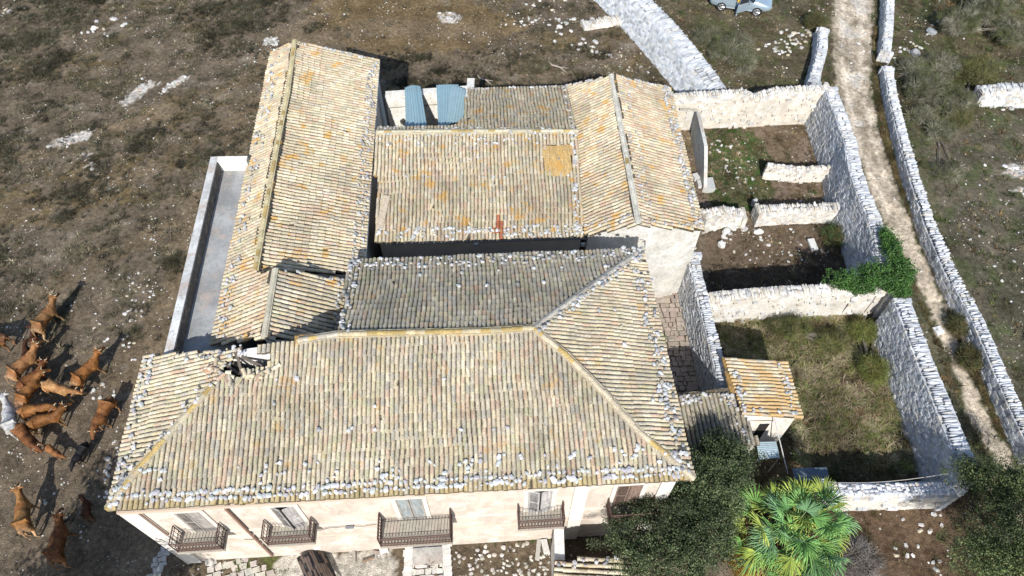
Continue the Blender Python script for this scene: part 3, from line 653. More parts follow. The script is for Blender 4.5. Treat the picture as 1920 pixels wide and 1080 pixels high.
# roofless room behind the barn
rr = thing('ruined_room', 'roofless white walled room between the long wing and the barn roof', 'ruin', P(790, 230, 0))
n1, n2 = P(722, 182, 4.3), P(884, 172, 4.3)
mb = MB(); thickwall(mb, n1[:2], n2[:2], 4.3, 4.35, .5, (.80, .77, .70), side=1); thickwall(mb, n2[:2]+[.0, .3], np.array([Na[0]+.1, Mr[1]]), 5.0, 5.6, .4, (.80, .77, .70))
mb.build('wall', M['masonry'], rr)
mb = MB(); mb.bar([n1[0], n1[1]-.04, 3.55], [n2[0], n2[1]-.04, 3.6], .03, (.2, .18, .15), n=4); mb.build('ledge', M['wood'], rr)
mb = MB(); mb.poly([(n1[0]-.2, n1[1], 1.9), (n1[0]-.2, Mr[1], 1.9), (n2[0], Mr[1], 1.9), (n2[0], n2[1], 1.9)], (.10, .09, .07)); mb.build('floor', M['concrete'], rr)
ROOMWALL = (n1, P(755, 181, 4.3))
def corrugated(pts, name, label, colr, nrib=9, amp=.022, bend=.12, group=None, thick=.0, sag=0.0, rust=None, mt='sheet'):
    """pts = top-left, top-right, bottom-right, bottom-left in the world; ribs run top to bottom"""
    a, b, c_, d = [np.asarray(p, float) for p in pts]; mb = MB(); nu, nv = nrib*6+1, 9; n = unit(np.cross(b-a, d-a)); n = n if n[2] > 0 else -n
    U = np.linspace(0, 1, nu); Vv = np.linspace(0, 1, nv); G = []
    for v in Vv:
        for u in U:
            p = (a*(1-u)+b*u)*(1-v)+(d*(1-u)+c_*u)*v
            ph = u*nrib % 1.0; z = amp*(1 if ph < .25 else (-.6 if ph > .86 else 0))
            p = p+n*(z+bend*math.sin(u*math.pi)+sag*math.sin(v*math.pi)); 
            if v == 0: p = p-n*.03
            G.append(p)
    G = np.array(G); F = [[j*nu+i, j*nu+i+1, (j+1)*nu+i+1, (j+1)*nu+i] for j in range(nv-1) for i in range(nu-1)]
    cols = np.array([np.array(colr)*(1+.05*math.sin(i*1.3)) if rust is None else np.array(rust if ns(i*.11, j*.3, 1.3, 4) > rust_t else colr) for j in range(nv-1) for i in range(nu-1)])
    mb.add(G, F, cols); mb.add(G-n*.006, [f[::-1] for f in F], cols)
    return tag(mb.build(name, M[mt]), label, 'roofing sheet', group)
rust_t = .1
g = 'loose corrugated sheets over the roofless room'
corrugated([P(759, 164, 4.75), P(788, 161, 4.75), P(801, 240, 4.55), P(761, 241, 4.55)], 'corrugated_sheet', 'narrow pale blue corrugated sheet, left one over the roofless room', (.32, .48, .54), 7, group=g, amp=.03)
corrugated([P(818, 159, 4.8), P(860, 158, 4.8), P(853, 236, 4.6), P(822, 239, 4.6)], 'corrugated_sheet', 'straight pale blue corrugated sheet, middle one over the roofless room', (.32, .48, .54), 8, bend=.03, group=g, amp=.03)
corrugated([P(846, 161, 4.88), P(877, 170, 4.85), P(867, 230, 4.7), P(836, 236, 4.7)], 'corrugated_sheet', 'slanting pale blue corrugated sheet overlapping its neighbour beside the barn tiles', (.36, .51, .56), 6, bend=.10, group=g, amp=.03)

# ================================================================== RIGHT WING
ew = thing('gabled_wing', 'gable ended tile roofed wing on the right of the barn', 'building', P(1190, 300, 0))
Ea, Eb, Er1, Er2, Ec, Ed = P(1062, 161, 5.2), P(1099, 441, 5.2), P(1146, 141, 6.5), P(1197, 420, 6.5), P(1255, 164, 5.2), P(1319, 433, 5.2)
mb = MB(); slope(mb, [Ea, Er1, Er2, Eb], Ea, Eb, W_CREAM, sp=.195, sag=.05); slope(mb, [Er1, Ec, Ed, Er2], Ec, Ed, W_PINK, sp=.195, sag=.06)
roof = mb.build('roof', M['tile_left'], ew)
mb = MB(); caps(mb, [Er1, (Er1+Er2)/2, Er2], r=.105, col=(.64, .61, .52), lich=.03); mb.build('ridge_cap', M['tile_plain'], roof)
mb = MB(); c = (.58, .56, .51)
shell(mb, [(Eb[0]+.1, Eb[1]+.08, 5.08), (Er2[0], Er2[1]+.08, 6.38), (Ed[0]-.1, Ed[1]+.08, 5.08), (Ec[0]-.1, Ec[1]-.1, 5.08), (Er1[0], Er1[1]-.1, 6.38), (Ea[0]+.1, Ea[1]-.1, 5.08)], c)
mb.build('wall', M['masonry'], ew)
mb = MB(); gz0 = 3.9; ga = np.array([Eb[0]-.5, Eb[1]+.02, gz0]); gb = np.array([Ed[0]-.05, Ed[1]+.02, gz0]); mb.bar(ga, gb, .035, (.42, .41, .38), n=4); mb.build('ledge', M['stone'], ew)
mb = MB()
for px in (1222, 1238):
    mb = MB(); q = P(px, 482, 2.4); t = (q[0]-Eb[0])/(Ed[0]-Eb[0]); yy = Eb[1]+(Ed[1]-Eb[1])*t+.06; mb.box((q[0], yy, 2.4), (.06, .03, .09), (.04, .035, .03)); mb.build('vent', M['dark'], ew)
upE = np.cross(Plane(Ec, Ed, Er1).n, unit(Ed-Ec)); upE = upE if upE[2] > 0 else -upE; nE = Plane(Ec, Ed, Er1).n
edge_stones(Ec, Ed, upE, nE, [.15, .35, .5], 170, False, (.05, .10)); edge_stones(Er1, Er2, -upE, nE, [.4, .8], 60, False, (.04, .08)); edge_stones(Er1, Ec, unit(Ed-Ec), nE, [.12], 26, False, (.05, .08)); edge_stones(Er2, Ed, -unit(Ed-Ec), nE, [.2], 24, False, (.04, .07))
nW = Plane(Ea, Eb, Er1).n; edge_stones(Er1, Ea, unit(Eb-Ea), nW, [.12], 26, False, (.05, .08)); edge_stones(Er2, Eb, -unit(Eb-Ea), nW, [.3, .5], 24, False, (.04, .07)); edge_stones(Ea, Ea+(Eb-Ea)*.3, np.cross(nW, unit(Eb-Ea))*-1, nW, [.15], 26, False, (.04, .07))
# water pipe down the gable corner
mb = MB(); mb.tube([P(1205, 464, 5.6)+[0, .3, 0], P(1212, 468, 5.2)+[0, .5, 0], P(1210, 490, 3.8)+[0, .4, 0]], .02, (.08, .08, .08)); mb.build('downpipe', M['iron'], ew)

# ================================================================== SHEDS
sh = thing('lichen_shed', 'small stone shed with an orange lichen covered tile roof in the weedy yard', 'shed', P(1440, 740, 0))
a, b, c_, d = P(1358, 670, 3.3), P(1474, 681, 2.7), P(1504, 784, 2.7), P(1392, 777, 3.3)
mb = MB(); Pl = Plane(a, b, c_); d = Pl.hit(1392, 777); slope(mb, [a, b, c_, d], b, c_, W_CREAM, sp=.175, sag=.04); roof = mb.build('roof', M['tile_shed'], sh)
edge_stones(b, c_, unit(a-b), Pl.n, [.25, .45], 24, False, (.05, .08)); edge_stones(d, c_, unit(a-d), Pl.n, [.15], 8, False, (.05, .09)); edge_stones(a, d, unit(b-a), Pl.n, [.1, .3], 26, False, (.06, .1))
mb = MB(); shell(mb, [(d[0]+.05, d[1]+.12, 3.2), (c_[0]-.2, c_[1]+.1, 2.6), (b[0]-.2, b[1]-.1, 2.6), (a[0]+.05, a[1]-.1, 3.2)], (.78, .72, .62)); mb.build('wall', M['masonry'], sh)
mb = MB(); q = P(1440, 862, 0); yb = c_[1]+.08; mb.box(((d[0]+c_[0])/2-.45, yb, 1.0), (.65, .02, 1.0), (.03, .03, .03)); mb.build('doorway', M['dark'], sh)
mb = MB(); mb.bar((d[0]+.1, yb-.02, 2.35), (d[0]+1.6, yb-.02, 2.35), .03, (.16, .13, .10), n=4); mb.build('lintel', M['wood'], sh)
s2 = thing('lean_to', 'low grey tiled lean to at the near end of the cobbled passage', 'shed', P(1330, 780, 0))
a, b, c_ = P(1262, 742, 3.2), P(1372, 737, 3.2), P(1424, 832, 2.6); Pl = Plane(a, b, c_); d = Pl.hit(1290, 850)
mb = MB(); slope(mb, [a, b, c_, d], d, c_, [8, 20, 6, 6, 40, 1, 12], sp=.19, sag=.03, dk=.72); mb.build('roof', M['tile_back'], s2)
edge_stones(a, b, unit(d-a), Pl.n, [.08, .25], 30, False, (.05, .09)); edge_stones(b, c_, unit(a-b), Pl.n, [.15, .4], 26, False, (.05, .09))
mb = MB(); shell(mb, [(a[0], a[1]-.08, 3.1), (b[0], b[1]-.08, 3.1), (c_[0]-.05, c_[1]+.1, 2.5), (d[0], d[1]+.1, 2.5)], (.45, .42, .36)); mb.build('wall', M['render'], s2)
s3 = thing('outhouse', 'pale tiled outhouse roof in front of the farmhouse beside the oak', 'shed', P(1120, 1075, 0))
a, b = P(1042, 1050, 2.9), P(1206, 1038, 2.9); c_ = P(1215, 1130, 3.0); mb = MB(); Pl = Plane(a, b, c_); d = Pl.hit(1040, 1130)
slope(mb, [a, b, c_, d], d, a, [40, 8, 40, 10, 0, 0, 4], sp=.22, sag=.03); mb.build('roof', M['tile_plain'], s3)
edge_stones(a, b, unit(d-a), Pl.n, [.1, .3], 22, False, (.05, .09))
mb = MB(); shell(mb, [(d[0]+.1, d[1], 2.8), (c_[0], c_[1], 2.8), (b[0], b[1]-.08, 2.8), (a[0]+.1, a[1]-.08, 2.8)], (.72, .67, .58)); mb.build('wall', M['render'], s3)
mb = MB(); a, b = P(1048, 992, 2.7), P(1050, 1062, 2.7); thickwall(mb, a[:2], b[:2], 2.7, 2.7, .38, (.74, .72, .68)); tag(mb.build('garden_wall', M['render']), 'short thick whitewashed wall standing out from the farmhouse front beside the outhouse', 'wall')
corrugated([P(1418, 829, 1.9), P(1455, 828, 1.9), P(1462, 858, 1.7), P(1424, 862, 1.7)][::-1] and [P(1418, 829, 1.9), P(1424, 862, 1.7), P(1462, 858, 1.7), P(1455, 828, 1.9)], 'corrugated_sheet', 'pale blue corrugated sheet below the lichen covered shed', (.40, .50, .54), 9, bend=.02)
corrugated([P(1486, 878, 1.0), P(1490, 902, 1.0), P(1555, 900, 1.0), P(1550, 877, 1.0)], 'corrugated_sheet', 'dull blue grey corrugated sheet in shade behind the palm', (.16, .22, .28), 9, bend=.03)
mb = MB()
for (u, v, h0, h1) in ((1421, 862, 0, 1.72), (1461, 858, 0, 1.7), (1455, 829, 0, 1.9)):
    q = P(u, v, h1); mb.bar((q[0], q[1], h0), (q[0], q[1], h1), .03, (.3, .3, .3), n=6)
q = P(1452, 785, 2.9); q2 = P(1477, 888, 1.3); mb.bar(q, q2, .025, (.42, .42, .42), n=6)
tag(mb.build('sheet_stand', M['iron']), 'thin metal poles holding up the blue sheet below the small shed', 'stand')

# ================================================================== DRY STONE WALLS
def resample(pts, step=.5):
    out = []; pts = [np.asarray(p, float) for p in pts]
    for a, b in zip(pts[:-1], pts[1:]):
        n = max(1, int(np.linalg.norm(b-a)/step))
        for i in range(n): out.append(a+(b-a)*i/n)
    out.append(pts[-1]); return np.array(out)
WSTONE = [(.52, .54, .57), (.44, .46, .49), (.60, .61, .62), (.55, .53, .49), (.36, .37, .38)]
WWARM = [(.62, .58, .50), (.56, .54, .50), (.68, .66, .62), (.54, .48, .40), (.48, .47, .46)]
def stone_wall(name, label, top, th=.5, batter=.06, pal=WSTONE, wts=(30, 24, 24, 14, 8), cell=(.19, .125), cope=.12, rag=.03, group=None, rendered=None, ends=True, copes=(.10, .15), warm=None, rubble=False):
    """top: list of (x, y, z) along the crest centre line"""
    T = resample(top, .4); L = np.concatenate([[0], np.cumsum(np.linalg.norm(np.diff(T[:, :2], axis=0), axis=1))]); tot = L[-1]
    def at(s):
        x = np.interp(s, L, T[:, 0]); y = np.interp(s, L, T[:, 1]); z = np.interp(s, L, T[:, 2])
        d = np.array([np.interp(min(s+.3, tot), L, T[:, 0])-np.interp(max(s-.3, 0), L, T[:, 0]), np.interp(min(s+.3, tot), L, T[:, 1])-np.interp(max(s-.3, 0), L, T[:, 1])]); d = d/np.linalg.norm(d)
        return x, y, z, d
    root = thing(name, label, 'wall', (T[len(T)//2][0], T[len(T)//2][1], 0), 0, group)
    core = MB(); step = .4; k = max(2, int(tot/step)+1); prev = None
    for i in range(k):
        x, y, z, d = at(tot*i/(k-1)); n = np.array([-d[1], d[0]]); h0 = th/2+batter*z-.07; h1 = th/2-.07; zz = z-.12
        ring = [np.array([x+n[0]*h0, y+n[1]*h0, -.1]), np.array([x+n[0]*h1, y+n[1]*h1, zz]), np.array([x-n[0]*h1, y-n[1]*h1, zz]), np.array([x-n[0]*h0, y-n[1]*h0, -.1])]
        if prev is not None:
            for j in range(3): core.add([prev[j], ring[j], ring[j+1], prev[j+1]], [[0, 1, 2, 3]], rendered or (.2, .2, .2))
        if i in (0, k-1): core.add(ring, [[0, 1, 2, 3]], rendered or (.10, .095, .085))
        prev = ring
    core.build('wall_core', M['masonry'] if rendered else M['core'], root)
    cen, A, col = [], [], []
    zmax = T[:, 2].max()
    for side in (-1, 1):
        z = .02
        while z < zmax-.05:
            ch = cell[1]*R.uniform(.75, 1.25); s = R.uniform(0, cell[0])
            while s < tot:
                ln = cell[0]*R.uniform(.55, 1.4); x, y, zt, d = at(min(s+ln/2, tot)); n = np.array([-d[1], d[0]])
                if z+ch < zt-.04:
                    off = th/2+batter*(zt-z)-.06+R.normal(0, .014)
                    if rendered is None or R.random() < .10 or z+ch*3.4 > zt:
                        tl = R.normal(0, .05)
                        cen.append((x+n[0]*side*off, y+n[1]*side*off, z+ch/2))
                        A.append([[d[0]*ln*.50, d[1]*ln*.50, tl*ln*.5], [n[0]*.10, n[1]*.10, batter*.1*side*-1], [n[0]*-batter*side*ch*.5-tl*d[0]*ch*.5, n[1]*-batter*side*ch*.5-tl*d[1]*ch*.5, ch*.46]])
                        P_ = warm if (warm is not None and z < zmax*.62) else pal
                        col.append(P_[R.choice(5, p=np.array(wts)/sum(wts))])
                s += ln
            z += ch
    st = MB()
    if cen: st.boxes(np.array(cen), np.array(A), .12, np.array(col)*R.uniform(.85, 1.12, (len(col), 1)))
    if ends:
        for s in (0.0, tot):
            x, y, zt, d = at(s); n = np.array([-d[1], d[0]]); z = .05
            while z < zt-.1:
                for q in (-.3, 0, .3):
                    if abs(q) < th/2+.1: st.box((x+n[0]*q, y+n[1]*q, z+.08), (.11, .13, .08), np.array(pal[R.choice(4)])*R.uniform(.85, 1.1), rz=math.atan2(d[1], d[0]), jit=.15)
                z += .17
    st.build('facing', M['drystone'], root)
    # coping of stones laid on edge across the crest
    cp = MB(); s = 0.0; lists = []
    while s < tot:
        x, y, zt, d = at(s); n = np.array([-d[1], d[0]]); ln = cope*R.uniform(.7, 1.3); two = R.random() < .45 or rubble
        for q in ((-1.05, -.3, .35, 1.0) if rubble else (-1, 1) if two else (0,)):
            w_ = th*(.17 if rubble else .30 if two else .56)*R.uniform(.85, 1.12); tilt = R.normal(0, .15)
            c_ = np.array([x+n[0]*q*th*.27, y+n[1]*q*th*.27, zt-.05+R.normal(0, rag)])
            Am = np.array([[d[0]*ln*.62, d[1]*ln*.62, tilt*ln*.5], [n[0]*w_, n[1]*w_, R.normal(0, .03)], [-tilt*d[0]*.1, -tilt*d[1]*.1, R.uniform(*copes)*.8]])
            lists.append((c_, Am, np.array(pal[R.choice(5, p=np.array(wts)/sum(wts))])*R.uniform(.9, 1.15)))
        s += ln
    for k in range(len(ICOS)):
        sub = lists[k::len(ICOS)]
        if sub: cp.temps(ICOS[k], np.array([q[0] for q in sub]), np.array([q[1] for q in sub]), np.array([q[2] for q in sub]))
    cp.build('coping', M['drystone'], root)
    return root
def tp(l): return [P(x, y, h) for x, y, h in l]
HN = 2.7
stone_wall('stone_wall', 'long pale wall with stone coping closing the far side of the walled yards', tp([(1262, 178, HN), (1340, 173, HN), (1395, 170, HN), (1412, 178, HN-.25), (1440, 172, HN-.1), (1460, 166, HN), (1553, 163, HN+.05)]), th=.42, batter=.02, rendered=(.58, .53, .45), pal=WWARM, cell=(.24, .13))
stone_wall('stone_wall', 'tall grey dry stone wall between the two walled yards and the dirt track, cracked near its top', tp([(1558, 165, 2.75), (1578, 215, 2.75), (1595, 265, 2.75), (1606, 320, 2.75), (1622, 365, 2.8), (1640, 405, 2.75), (1650, 440, 2.7), (1655, 500, 2.3)]), th=.62, batter=.13)
stone_wall('stone_wall', 'tall blue grey dry stone wall beside the track, below the ivy', tp([(1693, 562, 2.6), (1712, 610, 2.6), (1738, 680, 2.6), (1768, 750, 2.6), (1800, 830, 2.6), (1826, 890, 2.6)]), th=.62, batter=.14)
stone_wall('stone_wall', 'whitewashed stone wall with ragged coping running from the cobbled passage to the ivy', tp([(1324, 557, 2.3), (1422, 547, 2.3), (1533, 540, 2.35), (1600, 539, 2.3), (1668, 539, 2.25)]), th=.5, batter=.02, rendered=(.58, .55, .49), pal=WWARM)
stone_wall('stone_wall', 'curved dry stone wall along the right side of the cobbled passage', tp([(1300, 477, 2.9), (1312, 530, 2.8), (1327, 590, 2.75), (1343, 655, 2.7), (1362, 735, 2.7)]), th=.45, batter=.02, pal=WSTONE)
stone_wall('stone_wall', 'white stone wall at the near end of the weedy yard, between palm and right hand tree', tp([(1545, 917, 1.75), (1600, 918, 1.8), (1680, 917, 1.8), (1785, 915, 1.75)]), th=.62, batter=.03, rendered=(.66, .62, .55), pal=[(.62, .63, .65), (.56, .57, .60), (.68, .68, .68), (.6, .55, .48), (.44, .44, .45)], cell=(.3, .2), rubble=True, cope=.17)
stone_wall('stone_wall', 'low white plastered stub wall jutting from the tall wall inside the green yard', tp([(1442, 308, 1.15), (1500, 315, 1.1), (1572, 312, 1.15)]), th=.30, batter=.03, rendered=(.66, .63, .57), pal=WWARM, cope=.22)
stone_wall('stone_wall', 'knee high rough stone wall across the yards, right of the gap', tp([(1424, 390, 1.15), (1500, 388, 1.05), (1560, 386, 1.1), (1610, 382, 1.2)]), th=.5, batter=.06, pal=WWARM, wts=(20, 30, 30, 10, 10))
stone_wall('stone_wall', 'short broken stone wall between the gable and the gap in the cross wall', tp([(1322, 400, 1.3), (1360, 392, 1.2), (1396, 398, .95)]), th=.55, batter=.06, pal=WWARM, wts=(20, 30, 30, 10, 10))
stone_wall('stone_wall', 'white dry stone bank wall curving away at the top of the picture toward the yards', tp([(1130, -70, 1.7), (1190, -15, 1.7), (1245, 38, 1.75), (1285, 85, 1.75), (1320, 130, 1.6), (1345, 165, 1.2)]), th=1.1, batter=.55, pal=[(.52, .54, .57), (.42, .45, .48), (.60, .62, .64), (.50, .50, .48), (.34, .36, .38)], cell=(.22, .13))
stone_wall('stone_wall', 'short dry stone wall on the left verge of the track beside the rubble', tp([(1545, 52, 1.0), (1543, 90, 1.0), (1533, 125, 1.05), (1528, 152, 1.1)]), th=.55, batter=.12, cell=(.24, .15))
stone_wall('stone_wall', 'dry stone field wall on the right of the track, far length near the picture top', tp([(1668, -60, .9), (1670, 0, .9), (1667, 50, .9), (1663, 98, .85)]), th=.5, batter=.12, cell=(.24, .15))
stone_wall('stone_wall', 'long dry stone field wall curving down the right side of the track', tp([(1666, 125, .8), (1676, 180, .85), (1694, 250, .9), (1718, 335, .9), (1747, 420, .95), (1786, 510, .95), (1836, 600, 1.0), (1874, 690, 1.0), (1908, 765, 1.05), (1950, 850, 1.05)]), th=.50, batter=.10, cell=(.24, .15))
stone_wall('stone_wall', 'stub of white dry stone wall in the scrub at the right edge', tp([(1842, 166, 1.0), (1890, 160, 1.2), (1960, 162, 1.3), (2020, 166, 1.3)]), th=.6, batter=.25, pal=[(.54, .55, .54), (.46, .46, .45), (.60, .60, .58), (.5, .45, .38), (.36, .36, .35)])
stone_wall('stone_wall', 'low line of rubble walling in the field left of the bank wall', tp([(1095, 44, .35), (1130, 37, .4), (1158, 32, .4)]), th=.5, batter=.3, pal=WWARM)
# thin concrete screen wall in the green yard
mb = MB(); a, b = P(1309, 210, 1.9), P(1333, 318, 1.9); m1 = a+(b-a)*.62; m2 = a+(b-a)*.8
thickwall(mb, a[:2], m1[:2], 1.9, 1.95, .2, (.50, .50, .46)); thickwall(mb, m1[:2], m2[:2], 1.95, 1.3, .2, (.50, .50, .46)); thickwall(mb, m2[:2], b[:2], 1.3, .5, .2, (.50, .50, .46))
tag(mb.build('concrete_wall', M['concrete']), 'thin grey concrete screen wall broken at its near end in the green yard', 'wall')
mb = MB(); a, b = P(1275, 205, 1.95), P(1309, 207, 1.95); mb.boxes([(a+b)/2], np.array([[(b-a)/2, [0, .05, 0], [0, 0, .05]]]), 0, np.array([(.45, .42, .36)])); tag(mb.build('timber_beam', M['wood']), 'thin beam joining the gabled wing to the concrete screen wall', 'beam')
def block(px, py, size, rz, label, colr=(.55, .54, .52), name='stone_block', h=None, m='stone', cat='block'):
    q = P(px, py, 0); mb = MB(); rock = ('boulder' in label or 'rounded' in label or 'rubble' in label or 'flat' in label or 'round topped' in label)
    if rock: name = 'boulder'; mb.add(ICOS2[int(px) % 6][0]*np.array(size)*.9+[0, 0, size[2]*.7], ICOS2[int(px) % 6][1], colr)
    else: mb.box((0, 0, size[2]), size, colr, jit=.07)
    o = mb.build(name, M[m], local=True); o.location = (q[0], q[1], gz(q[0], q[1])-.01); o.rotation_euler = (0, 0, rz)
    return tag(o, label, cat)
block(1326, 352, (.32, .42, .22), .05, 'squared grey concrete block by the right eave in the green yard', (.46, .47, .45))
block(1304, 335, (.16, .22, .12), .3, 'small square block between the gabled wing roof and the concrete wall')
block(1311, 348, (.14, .26, .12), .05, 'narrow block beside the big squared concrete block')
block(1342, 422, (.26, .30, .30), .4, 'leaning pale slab at the gable corner rubble', (.60, .58, .55))
block(1361, 436, (.28, .20, .17), .7, 'large pale boulder in the rubble by the gable', (.62, .61, .58))
block(1352, 460, (.19, .27, .17), .2, 'upright pale stone in the rubble below the gable', (.62, .61, .58))
block(1372, 428, (.30, .18, .14), -.4, 'tilted flat stone behind the rubble by the gable', (.5, .5, .48))
block(1412, 386, (.17, .15, .36), .1, 'round topped grey gatepost stone beside the gap in the cross wall', (.38, .39, .40))
block(1522, 462, (.18, .36, .10), .1, 'pale slab lying on the bare earth of the middle yard', (.66, .65, .62))
block(1496, 436, (.30, .20, .10), .3, 'flat white stone in the middle yard', (.66, .65, .62)).location.x -= 2.2
block(1759, 620, (.22, .22, .06), .3, 'white square slab lying on the dirt track', (.72, .72, .72))
block(1822, 655, (.20, .18, .12), .5, 'white stone on the grassy verge by the field wall', (.66, .66, .62))
block(1715, 104, (.30, .42, .26), .1, 'big grey boulder beyond the gap in the field wall', (.46, .45, .43))
block(1745, 62, (.28, .42, .22), .6, 'dark grey boulder in the shade of the far scrub', (.30, .31, .33))
# timber and tile scrap in the cobbled passage
def scrap(px, py, h, size, rz, label, colr, name='plank', m='wood', cat='plank'):
    q = P(px, py, h); mb = MB(); mb.box((0, 0, 0), size, colr, jit=.04); o = mb.build(name, M[m], local=True); o.location = tuple(q); o.rotation_euler = (0, 0, rz); return tag(o, label, cat)
fr = thing('wooden_frame', 'open weathered wooden crate frame in the far corner of the cobbled passage', 'frame', P(1233, 524, .12), .05)
for (x, y, hx, hy) in ((0, .42, .5, .06), (0, -.38, .5, .05), (-.48, 0, .06, .38), (.46, 0, .06, .38)):
    mb = MB(); mb.box((x, y, .1), (hx, hy, .11), (.24, .19, .15)); mb.build('board', M['wood'], fr, local=True)
mb = MB(); mb.box((0, 0, .0), (.42, .32, .03), (.14, .14, .13)); mb.build('panel', M['wood'], fr, local=True)
scrap(1258, 548, .1, (.55, .12, .05), .12, 'reddish brown plank lying across the cobbled passage', (.33, .23, .17))
scrap(1232, 510, .5, (.62, .05, .12), .06, 'dark board leaning behind the crate frame', (.20, .15, .12))
mb = MB()
q = P(1268, 519, .02)
for i in range(7):
    for j in range(5):
        for k in range(2): mb.box((q[0]-.45+i*.15, q[1]-.45+j*.2, .08+k*.12), (.07, .095, .055), np.array((.34, .17, .11))*R.uniform(.8, 1.15), jit=.05)
tag(mb.build('brick_pile', M['stone']), 'stack of red brown bricks against the gable wall', 'bricks')
# bits in the front court
cs = [(575, 1058), (640, 1090)]
rust_t = .0
corrugated([P(556, 1046, .25), P(608, 1030, .25), P(640, 1100, .2), P(582, 1110, .2)], 'tarpaulin', 'curved black and brown ribbed sheet on the white concrete in front of the farmhouse', (.018, .018, .022), 9, amp=.03, bend=.42, rust=(.15, .11, .09))
scrap(664, 1041, .08, (.06, .28, .05), .15, 'narrow weathered board standing apart on the white concrete', (.40, .36, .31)); scrap(712, 1037, .08, (.30, .05, .05), -.2, 'long thin board near the farmhouse wall beside the path', (.36, .30, .25)); scrap(690, 1050, .08, (.24, .03, .04), .35, 'bent piece of brown timber in the middle of the white concrete', (.28, .19, .13))
block(720, 1031, (.16, .18, .08), .4, 'white squared stone against the farmhouse wall left of the door', (.72, .70, .66)); block(1009, 1031, (.09, .42, .06), -.12, 'long upright slab beside the cobbles right of the path', (.42, .40, .36)); block(1022, 1026, (.13, .28, .12), .2, 'pale slab leaning by the short wall at the farmhouse front', (.56, .54, .50)); block(346, 1037, (.3, .25, .3), .2, 'big rounded stone at the left corner of the farmhouse', (.50, .48, .44)); block(394, 1054, (.2, .2, .13), .5, 'rounded stone near the left end of the farmhouse front', (.55, .52, .47))
block(604, 1035, (.14, .10, .08), .2, 'white stone lying on the upper end of the ribbed sheet', (.70, .70, .70)).location.z += .75
mb = MB(); q = P(338, 1046, .9); mb.bar((q[0], q[1], 0), (q[0], q[1], 2.3), .03, (.62, .60, .56)); tag(mb.build('pole', M['iron']), 'thin pale pole by the left corner of the farmhouse', 'pole')
# bathtub like trough and bits are left as field stones
def cobbles(name, poly, cell, colr, hgt=.05, gap=.88, jit=.2, rz=0.0, var=.15, skip=0.0, kind='structure', z0=0.0):
    pl = [np.asarray(p)[:2] for p in poly]; xs_ = [p[0] for p in pl]; ys_ = [p[1] for p in pl]; cx, cy = np.mean(xs_), np.mean(ys_); cr, sr = math.cos(rz), math.sin(rz); r_ = max(max(xs_)-min(xs_), max(ys_)-min(ys_))
    mb = MB(); cen, A, col = [], [], []; y = -r_
    while y < r_:
        dy = cell*R.uniform(.8, 1.2); x = -r_+R.uniform(0, cell)
        while x < r_:
            dx = cell*R.uniform(.65, 1.45); X, Y = cx+(x+dx/2)*cr-(y+dy/2)*sr, cy+(x+dx/2)*sr+(y+dy/2)*cr
            if skip > .3: X += R.normal(0, cell*.35); Y += R.normal(0, cell*.35)
            if inpoly(X, Y, pl) and R.random() >= skip:
                a = rz+R.normal(0, .09 if skip < .3 else .9); c_, s_ = math.cos(a), math.sin(a); zz = gz(X, Y)*.3 if z0 == 0 else z0
                cen.append((X, Y, zz+R.normal(0, .008))); A.append([[c_*dx/2*gap, s_*dx/2*gap, 0], [-s_*dy/2*gap, c_*dy/2*gap, 0], [R.normal(0, .02), R.normal(0, .02), hgt]])
                col.append(np.array(colr)*R.uniform(1-var, 1+var)*R.uniform(.96, 1.04, 3))
            x += dx
        y += dy
    if skip > .3:
        for k in range(8):
            i = np.arange(k, len(cen), 8); mb.temps(ICOS[k], np.array(cen)[i], np.array(A)[i]*R.uniform(.9, 1.5, (len(i), 1, 1)), np.array(col)[i])
    else: mb.boxes(np.array(cen), np.array(A), jit, np.array(col))
    return tag(mb.build(name, M['cobble']), kind=kind)
cobbles('paving', [P(1205, 535), P(1290, 545), P(1338, 760), P(1262, 760)], .27, (.38, .32, .27), rz=.05, jit=.25, gap=.86)
cobbles('paving', [P(762, 1022), P(838, 1020), P(846, 1100), P(758, 1100)], .27, (.62, .58, .52), rz=.06, jit=.3, gap=.86, skip=.06)
mb = MB()
for (x0, x1) in ((764, 772), (832, 842)):
    for i in range(7):
        a = P((x0+x1)/2+(-1 if x0 < 800 else 1)*i*.6, 1024+i*11, 0); mb.box((a[0], a[1], .06), (.17, .115, .07), np.array((.68, .64, .58))*R.uniform(.88, 1.1), jit=.12)
tag(mb.build('path_edging', M['stone']), kind='structure')
cobbles('paving', [P(850, 1030), P(1000, 1015), P(1035, 1040), P(1035, 1100), P(850, 1100)], .2, (.46, .43, .38), rz=.3, jit=.35, gap=.62, skip=.45, var=.3)
cobbles('paving', [P(400, 1052), P(470, 1048), P(520, 1075), P(515, 1100), P(380, 1100)], .27, (.50, .46, .40), rz=.3, jit=.25, gap=.85, skip=.15)
cobbles('paving', [P(318, 985), P(328, 985), P(300, 1100), P(270, 1100)], .22, (.46, .44, .41), rz=.2, jit=.25, gap=.9)

